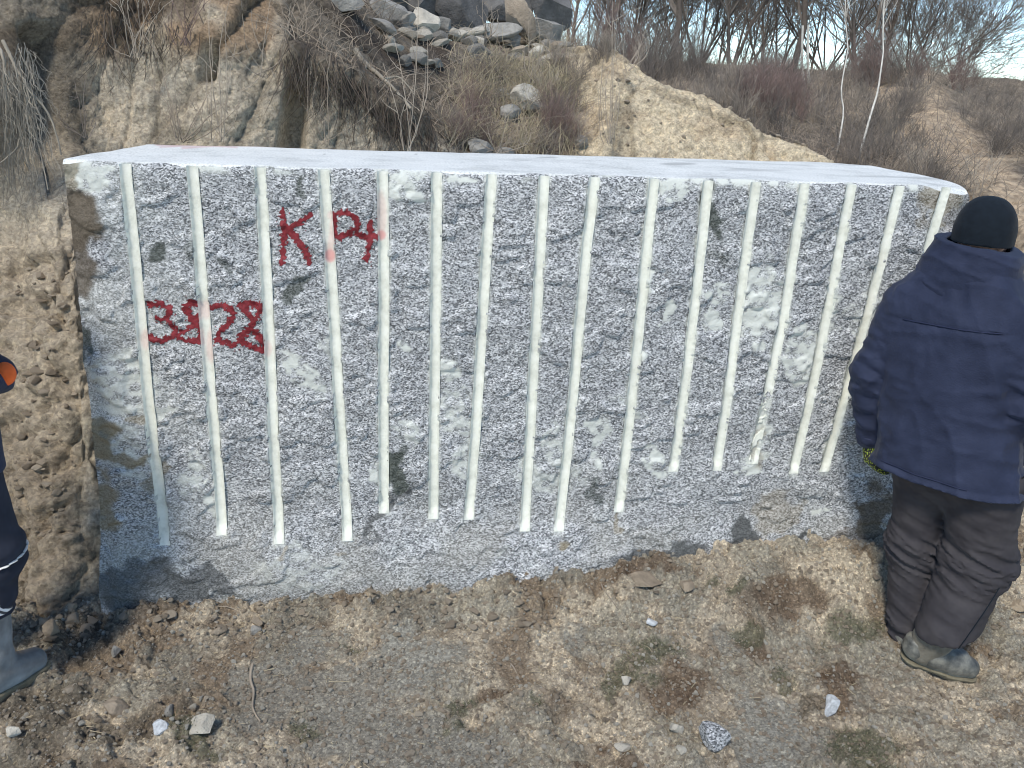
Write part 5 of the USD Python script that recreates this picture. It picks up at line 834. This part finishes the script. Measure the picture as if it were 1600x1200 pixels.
def walker():
    az = math.radians(38); E_, N_ = np.array([math.cos(az), -math.sin(az), 0]), np.array([math.sin(az), math.cos(az), 0]); Bp = np.array([3.220, -0.572, 0.0]); Bp[2] = gz(3.220, -0.572)-0.002
    root = thing('person', 'person in navy jacket and black knit cap walking away before the block', 'person', Bp, rz=-az)
    ph = 0.30
    rows = [(.70, -.092, -.004, .247, .170), (.78, -.10, 0, .243, .168), (.95, -.13, .02, .226, .160), (1.15, -.165, .04, .217, .152), (1.30, -.185, .06, .218, .142), (1.38, -.188, .066, .220, .134), (1.44, -.186, .072, .198, .122), (1.50, -.178, .08, .158, .114), (1.56, -.17, .09, .12, .10)]
    shL, elL, wrL = (-.345, .095, 1.345), (-.418, .065, 1.08), (-.388, .075, .845)
    shR, elR, wrR = (-.020, .005, 1.35), (.085, -.02, 1.08), (.085, .13, .87)
    def jacket(p):
        t = loft(p, rows, ph, 2.6); zc = mpz
        z = p[:, 2]; t = t+0.0045*np.exp(-((z-(1.335+0.05*(p[:, 0]+.19)))/.006)**2)*(p[:, 1] < .1)
        t = t+0.003*np.exp(-((z-.812)/.006)**2)-0.006*sm(.802, .785, z)
        rg = lambda q, sd: 1-2.6*np.abs(fbm(q, 3, sd)-.5)
        t = t+0.030*n3(p, 3.2, 3.2, 2.0, 301)+0.010*n3(p, 9, 9, 4, 302)-0.010*np.clip(rg(np.stack([p[:, 0]*7+p[:, 2]*2.2, p[:, 1]*5, p[:, 2]*2.6], 1), 303), 0, 1)**3-0.007*np.clip(rg(np.stack([p[:, 0]*4-p[:, 2]*3, p[:, 1]*5, p[:, 2]*9], 1), 304), 0, 1)**4+0.003*n3(p, 26, 26, 16, 306)
        a = chain(p, [shL, elL, wrL], [.092, .070, .052], .03); b = chain(p, [shR, elR, wrR], [.092, .072, .055], .03)
        for k in (0, 1):
            w = (np.sin(z*95+12*fbm(p*7, 3, 305+k)+p[:, 0]*34)*0.0042-0.012*np.clip(rg(np.stack([p[:, 0]*9+z*5, p[:, 1]*9, z*15], 1), 315+k), 0, 1)**3+0.012*n3(p, 12, 12, 14, 307+k))*(0.5+0.7*np.exp(-((z-1.07)/.15)**2))
            if k == 0: a = a+w
            else: b = b+w
        for wr_ in ((a, wrL), (b, wrR)): pass
        d = smin(smin(t, a, .016), b, .016)
        return np.maximum(d, .785-z-0.010*n3(p, 7, 7, 0, 308)) if True else d
    mpz = 0
    v, f = nets(jacket, (-.56, -.24, .69), (.22, .36, 1.56), .0075); jk = str(obj('jacket', (v, f), 'jacket_navy', root, smooth=True).GetPath())
    for zf in (lambda x: 1.337+0.05*(x+.19), lambda x: .815+0*x):
        pts = []
        for xi in np.arange(-.35, .0, .014):
            m_ = (np.abs(v[:, 0]-xi) < .012)&(np.abs(v[:, 2]-zf(xi)) < .009)
            if m_.any(): pts.append(v[np.where(m_)[0][np.argmin(v[m_, 1])]]-[0, .0004, 0])
        pts = np.array(pts); pts[:, 2] = zf(pts[:, 0]); pts[1:-1, 1] = (pts[:-2, 1]+pts[1:-1, 1]+pts[2:, 1])/3
        obj('seam', tubes(pts[None], np.full((1, len(pts)), .0022), 5), 'seam_navy', jk, smooth=True)
    def cuff(p): return smax(chain(p, [np.array(wrL)+[0, 0, .03], np.array(wrL)-[-.002, 0, .012]], [.050, .047], .01), -(p[:, 2]-.815)*0-1, .01)
    put(jk, 'cuff', lambda p: np.maximum(chain(p, [np.array(wrL)+[-.002, 0, .05], np.array(wrL)+[.002, 0, -.03]], [.0555, .0515], .01), np.maximum(.822-p[:, 2], p[:, 2]-.845)), (-.46, .0, .80), (-.30, .17, .87), .006, 'seam_navy')
    def collar(p):
        q = p.copy(); q[:, 2] += 0.04*(p[:, 0]+.17)-0.10*(p[:, 1]-.08); z = q[:, 2]
        R = [(1.44, -.180, .074, .172, .118), (1.50, -.172, .080, .160, .124), (1.55, -.166, .086, .150, .128), (1.60, -.160, .090, .136, .124), (1.66, -.158, .094, .122, .118)]
        o = loft(q, R, ph, 2.3); i = loft(q, [(a-.01 if a < 1.5 else a+.03, b, c, w-.046, dd-.030) for a, b, c, w, dd in R], ph, 2.3)
        o = o+.014*n3(p, 8, 8, 8, 311)-0.008*np.clip(1-2.6*np.abs(fbm(np.stack([p[:, 0]*5, p[:, 1]*5, p[:, 2]*14+p[:, 0]*4], 1), 3, 312)-.5), 0, 1)**3
        return np.maximum(smax(o, -i, .008), z-1.613+.28*np.clip(p[:, 0]+.12, 0, .1)-.012*n3(p, 6, 6, 1, 313))
    put(jk, 'collar', collar, (-.37, -.09, 1.40), (.05, .28, 1.66), .0055, 'jacket_navy')
    hipz = .80
    LL = [(-.165, .03, .80), (-.158, .065, .46), (-.118, .05, .055)]; RL = [(.022, -.02, .80), (.055, .02, .475), (.008, -.065, .20)]
    def trousers(p):
        z = p[:, 2]
        a = chain(p, LL, [.116, .090, .066], .05); b = chain(p, RL, [.124, .112, .100], .05); kf = lambda sd: np.clip(1-2.4*np.abs(fbm(np.stack([p[:, 0]*6, p[:, 1]*6, z*26+p[:, 0]*9], 1), 3, sd)-.5), 0, 1)**3
        wv = np.sin(z*75+8*fbm(p*7, 3, 321)+p[:, 0]*14)
        a = a-0.016*kf(326)*(.25+np.exp(-((z-.44)/.09)**2)+.8*np.exp(-((z-.14)/.08)**2)); b = b-0.018*kf(327)*(.25+np.exp(-((z-.48)/.09)**2))
        pel = ell(p, (-.075, .0, .83), (.19, .125, .15))
        d = smin(smin(a, pel, .04), smin(b, pel, .04), .012)
        d = d+0.022*n3(p, 6, 6, 4, 322)+0.008*n3(p, 20, 20, 12, 323)
        cutb = -((p-np.array([.015, -.06, .200]))@np.array([-.22, -.16, .95])+0.016*n3(p, 25, 25, 5, 324)); near_b = b < a
        d = np.where(near_b&(z < .4), np.maximum(d, cutb), d); return np.maximum(d, .040-z-0.012*n3(p, 25, 25, 5, 325))
    tr = str(put(root, 'trousers', trousers, (-.34, -.24, .02), (.26, .26, .86), .0075, 'trouser_grey').GetPath())
    obj('seam', tubes(strand([(.150, -.055, .47), (.118, -.130, .38), (.085, -.158, .28), (.062, -.155, .20)], 20, .0006)[None], np.full((1, 20), .0022), 5), 'knit_black', tr, smooth=True)
    # trailing boot: galosh over a felt shaft, heel raised, toe on the ground
    put(root, 'felt_shaft', lambda p: np.maximum(chain(p, [(.010, -.062, .27), (-.022, -.058, .16), (-.045, -.055, .09)], [.070, .068, .060], .02)+.006*n3(p, 22, 22, 22, 331), p[:, 2]-.25), (-.15, -.16, .03), (.11, .05, .28), .006, 'felt_grey')
    u1 = np.array([.84, .25, -.29]); 
    def boot(p):
        d = chain(p, [(-.068, -.062, .098), (-.01, -.045, .082), (.055, -.022, .060), (.108, -.004, .046)], [.056, .054, .050, .040], .03)
        d = np.maximum(d, (p-np.array([-.02, -.05, .128]))@np.array([.12, .02, .98])-0.002); d = np.maximum(d, -((p-np.array([-.105, -.062, .045]))@np.array([.165, .0, .985])))
        return d-0.004*sm(.012, .0, np.abs((p-np.array([-.02, -.05, .122]))@np.array([.12, .02, .98])))+.004*n3(p, 18, 18, 18, 332)
    bt = str(put(root, 'boot', boot, (-.16, -.15, -.02), (.18, .08, .18), .005, 'rubber_dusty').GetPath())
    def sole(p):
        d = chain(p, [(-.068, -.062, .075), (-.01, -.045, .066), (.055, -.022, .046), (.112, -.004, .032)], [.060, .052, .054, .046], .03); h = (p-np.array([-.105, -.062, .045]))@np.array([.165, .0, .985])
        return np.maximum(np.maximum(d, h-.006), -.018-h)+.003*n3(p, 40, 40, 40, 333)
    put(bt, 'sole', sole, (-.18, -.16, -.03), (.19, .09, .09), .005, 'sole_mud')
    def boot2(p):
        d = chain(p, [(-.128, .03, .055), (-.105, .09, .050), (-.062, .20, .036)], [.052, .050, .042], .03); d = smin(d, cap(p, (-.122, .045, .14), (-.128, .035, .05), .058, .050), .02); return np.maximum(d, .012-p[:, 2])+.004*n3(p, 18, 18, 18, 334)
    bt = str(put(root, 'boot', boot2, (-.24, -.07, -.02), (.02, .30, .19), .006, 'rubber_dusty').GetPath())
    put(bt, 'sole', lambda p: np.maximum(np.maximum(chain(p, [(-.128, .03, .03), (-.105, .09, .03), (-.062, .20, .025)], [.056, .050, .046], .03), p[:, 2]-.016), -p[:, 2]-.002), (-.24, -.07, -.02), (.02, .30, .06), .006, 'sole_mud')
    # head, neck and hands in one skin
    fx, fy = math.sin(.55), math.cos(.55); hc = np.array([-.150, .125, 1.615]); hf, W = head_fn(hc, (fx, fy), .22)
    def body(p):
        d = smin(hf(p), cap(p, (-.155, .105, 1.56), (-.178, .07, 1.36), .056, .066), .03)
        d = smin(d, loft(p, [(.82, -.10, 0, .17, .11), (1.1, -.15, .03, .16, .10), (1.30, -.18, .06, .165, .10), (1.40, -.18, .07, .10, .08)], ph), .03)
        for s_ in ([shL, elL, wrL], [shR, elR, wrR]): d = smin(d, chain(p, s_, [.05, .042, .030], .02), .02)
        d = smin(d, chain(p, [(-.165, .03, .84), LL[1], (-.122, .05, .09)], [.085, .052, .038], .02), .03); return smin(d, chain(p, [(.02, -.02, .84), RL[1], (.0, -.06, .14)], [.09, .058, .042], .02), .03)
    put(root, 'body', body, (-.5, -.13, .05), (.19, .3, 1.76), .008, 'skin')
    hat_c = np.array([-.152, .105, 1.640])
    def hat(p):
        q = p-hat_c; z = q[:, 2]; rx = np.where(z > 0, .100, .100); k = np.clip(z, 0, None)
        d = ((np.abs(q[:, 0])/.0985)**2.25+(np.abs(q[:, 1])/.115)**2.25+(k/.126)**2.1)**(1/2.2); d = (d-1)*.098
        d = d-0.0012*sm(.034, .028, z)+.0022*n3(p, 30, 30, 30, 341)+0.006*n3(p, 10, 10, 10, 342)
        lo_ = -.034+0.16*(q[:, 1])*-1*.0-.03*(q[:, 0]); return np.maximum(d, lo_-z)
    put(root, 'knit_cap', hat, (-.29, -.06, 1.56), (-.02, .26, 1.79), .005, 'knit_black')
    g, _ = hand(np.array(wrL)+np.array([.004, .0, -.015]), (.12, .05, -1), (.75, .6, .1), -1, .185, .75)
    put(root, 'glove', g, (-.47, -.02, .62), (-.27, .24, .86), .0035, 'glove_dotted')
    g, _ = hand(np.array(wrR)+np.array([0, .01, -.02]), (.0, .25, -1), (-.8, .5, 0), 1, .165, .75); put(root, 'glove', g, (-.05, .0, .65), (.2, .34, .92), .0035, 'glove_dotted')
walker()
def bystander():
    rz = -math.radians(35); Bp = np.array([-.262, -.49, 0.0]); Bp[2] = -0.004
    root = thing('person', 'person in dark work clothes and rubber boots, cut by the left edge', 'person', Bp, rz=rz)
    ft = {1: (.105, .0), -1: (-.12, -.06)}
    rows = [(.80, 0, .0, .20, .145), (.95, 0, .0, .195, .14), (1.15, 0, .0, .205, .145), (1.32, 0, .0, .215, .135), (1.42, 0, .0, .165, .105), (1.50, 0, .01, .09, .085), (1.56, 0, .012, .082, .080)]
    arm = {1: [(.195, .0, 1.39), (.235, -.07, 1.13), (.14, .115, 1.12)], -1: [(-.20, .0, 1.39), (-.265, .0, 1.12), (-.16, .20, 1.12)]}
    def jacket(p):
        z = p[:, 2]; d = loft(p, rows, 0, 2.5)+.022*n3(p, 4, 4, 3, 401)
        for s in (1, -1):
            a = chain(p, arm[s], [.088, .076, .066], .03)+.005*np.sin(z*80+p[:, 1]*60+8*fbm(p*8, 3, 402))+.010*n3(p, 12, 12, 12, 403); d = smin(d, a, .016)
        return np.maximum(d, .81-z)
    put(root, 'jacket', jacket, (-.38, -.2, .78), (.38, .30, 1.6), .009, 'jacket_navy')
    def trousers(p):
        z = p[:, 2]; d = ell(p, (0, 0, .86), (.18, .125, .15))
        for s in (1, -1):
            x, y = ft[s]; a = chain(p, [(s*.095, 0, .86), (x+s*.005, y*.5+.045, .52), (x, y-.005, .29)], [.105, .088, .076], .05)+.006*np.sin(z*70+7*fbm(p*8, 3, 411))*np.exp(-((z-.5)/.1)**2)+.004*np.sin(z*110+5*fbm(p*9, 2, 412))*sm(.42, .32, z); d = smin(d, a, .012)
        return np.maximum(d+.016*n3(p, 7, 7, 5, 413), .315-z)
    tr = str(put(root, 'trousers', trousers, (-.25, -.2, .30), (.25, .26, .95), .0085, 'trouser_navy').GetPath())
    for s in (1, -1):
        x, y = ft[s]; put(tr, 'reflective_band', lambda p: np.maximum(cap(p, (x, y-.003, .45), (x, y-.006, .28), .084, .083)+.010*n3(p, 7, 7, 5, 413), np.abs(p[:, 2]-.355)-.024), (x-.12, y-.12, .32), (x+.12, y+.12, .39), .006, 'reflective_stripe')
        put(tr, 'piping', lambda p: np.maximum(chain(p, [(s*.095, 0, .86), (x+s*.005, y*.5+.045, .52), (x, y-.005, .29)], [.108, .092, .083], .05)+.016*n3(p, 7, 7, 5, 413), np.abs(p[:, 2]-.50-.2*(p[:, 1]-y))-.003), (x-.16, y-.14, .42), (x+.16, y+.18, .58), .006, 'eye_white')
        def boot(p):
            d = cap(p, (x, y, .37), (x, y-.01, .10), .070, .058); d = smin(d, chain(p, [(x, y-.03, .062), (x, y+.05, .062), (x, y+.118, .052)], [.050, .050, .046], .03), .045)
            return np.maximum(np.maximum(d, .022-p[:, 2]), p[:, 2]-.36)+.005*n3(p, 12, 12, 9, 421)+.003*np.sin(p[:, 2]*90+6*fbm(p*9, 2, 5))*np.exp(-((p[:, 2]-.16)/.05)**2)
        bt = str(put(root, 'rubber_boot', boot, (x-.1, y-.12, -.01), (x+.1, y+.24, .39), .006, 'rubber_wet').GetPath())
        put(bt, 'sole', lambda p: np.maximum(np.maximum(chain(p, [(x, y-.03, .03), (x, y+.05, .03), (x, y+.120, .03)], [.055, .050, .052], .03), p[:, 2]-.032), -p[:, 2]-.004), (x-.1, y-.12, -.02), (x+.1, y+.26, .06), .006, 'sole_mud')
    hc = np.array([0, .045, 1.665]); hf, W = head_fn(hc, (0, 1), .12)
    def body(p):
        d = smin(hf(p), cap(p, (0, .025, 1.60), (0, .0, 1.42), .054, .066), .03); d = smin(d, loft(p, [(.85, 0, 0, .15, .10), (1.1, 0, 0, .15, .10), (1.34, 0, 0, .17, .10), (1.42, 0, 0, .10, .08)], 0), .03)
        for s in (1, -1):
            x, y = ft[s]; d = smin(d, chain(p, arm[s], [.05, .042, .030], .02), .02); d = smin(d, chain(p, [(s*.09, 0, .88), (x, y*.5+.045, .52), (x, y-.005, .14)], [.085, .055, .040], .02), .03)
        return d
    put(root, 'body', body, (-.33, -.14, .08), (.33, .26, 1.81), .0085, 'skin')
    for s in (-1, 1): v, f = ball(2); obj('eye', (v*.0125+W(s*.032, .083, .012), f), 'eye_white', root, smooth=True)
    put(root, 'knit_cap', lambda p: np.maximum(ell(p, (0, .036, 1.70), (.092, .112, .118))+.003*n3(p, 30, 30, 30, 5), 1.695-p[:, 2]-.15*(p[:, 1]-.04)), (-.12, -.1, 1.64), (.12, .18, 1.84), .006, 'knit_black')
    for s in (1, -1):
        w = np.array(arm[s][2]); g, _ = hand(w+np.array([-s*.012, .02, 0]), (-s*.95, .35, -.25), (0, -.6, -.8), s, .185, 1.15, .0115); put(root, 'glove', g, w-.17, w+.22, .004, 'knit_black')
        if s > 0: put(root, 'orange_patch', lambda p: np.maximum(ell(p, w+np.array([.060, .002, .010]), (.032, .034, .038)), -1), w-.14, w+.12, .005, 'orange_cloth')
bystander()
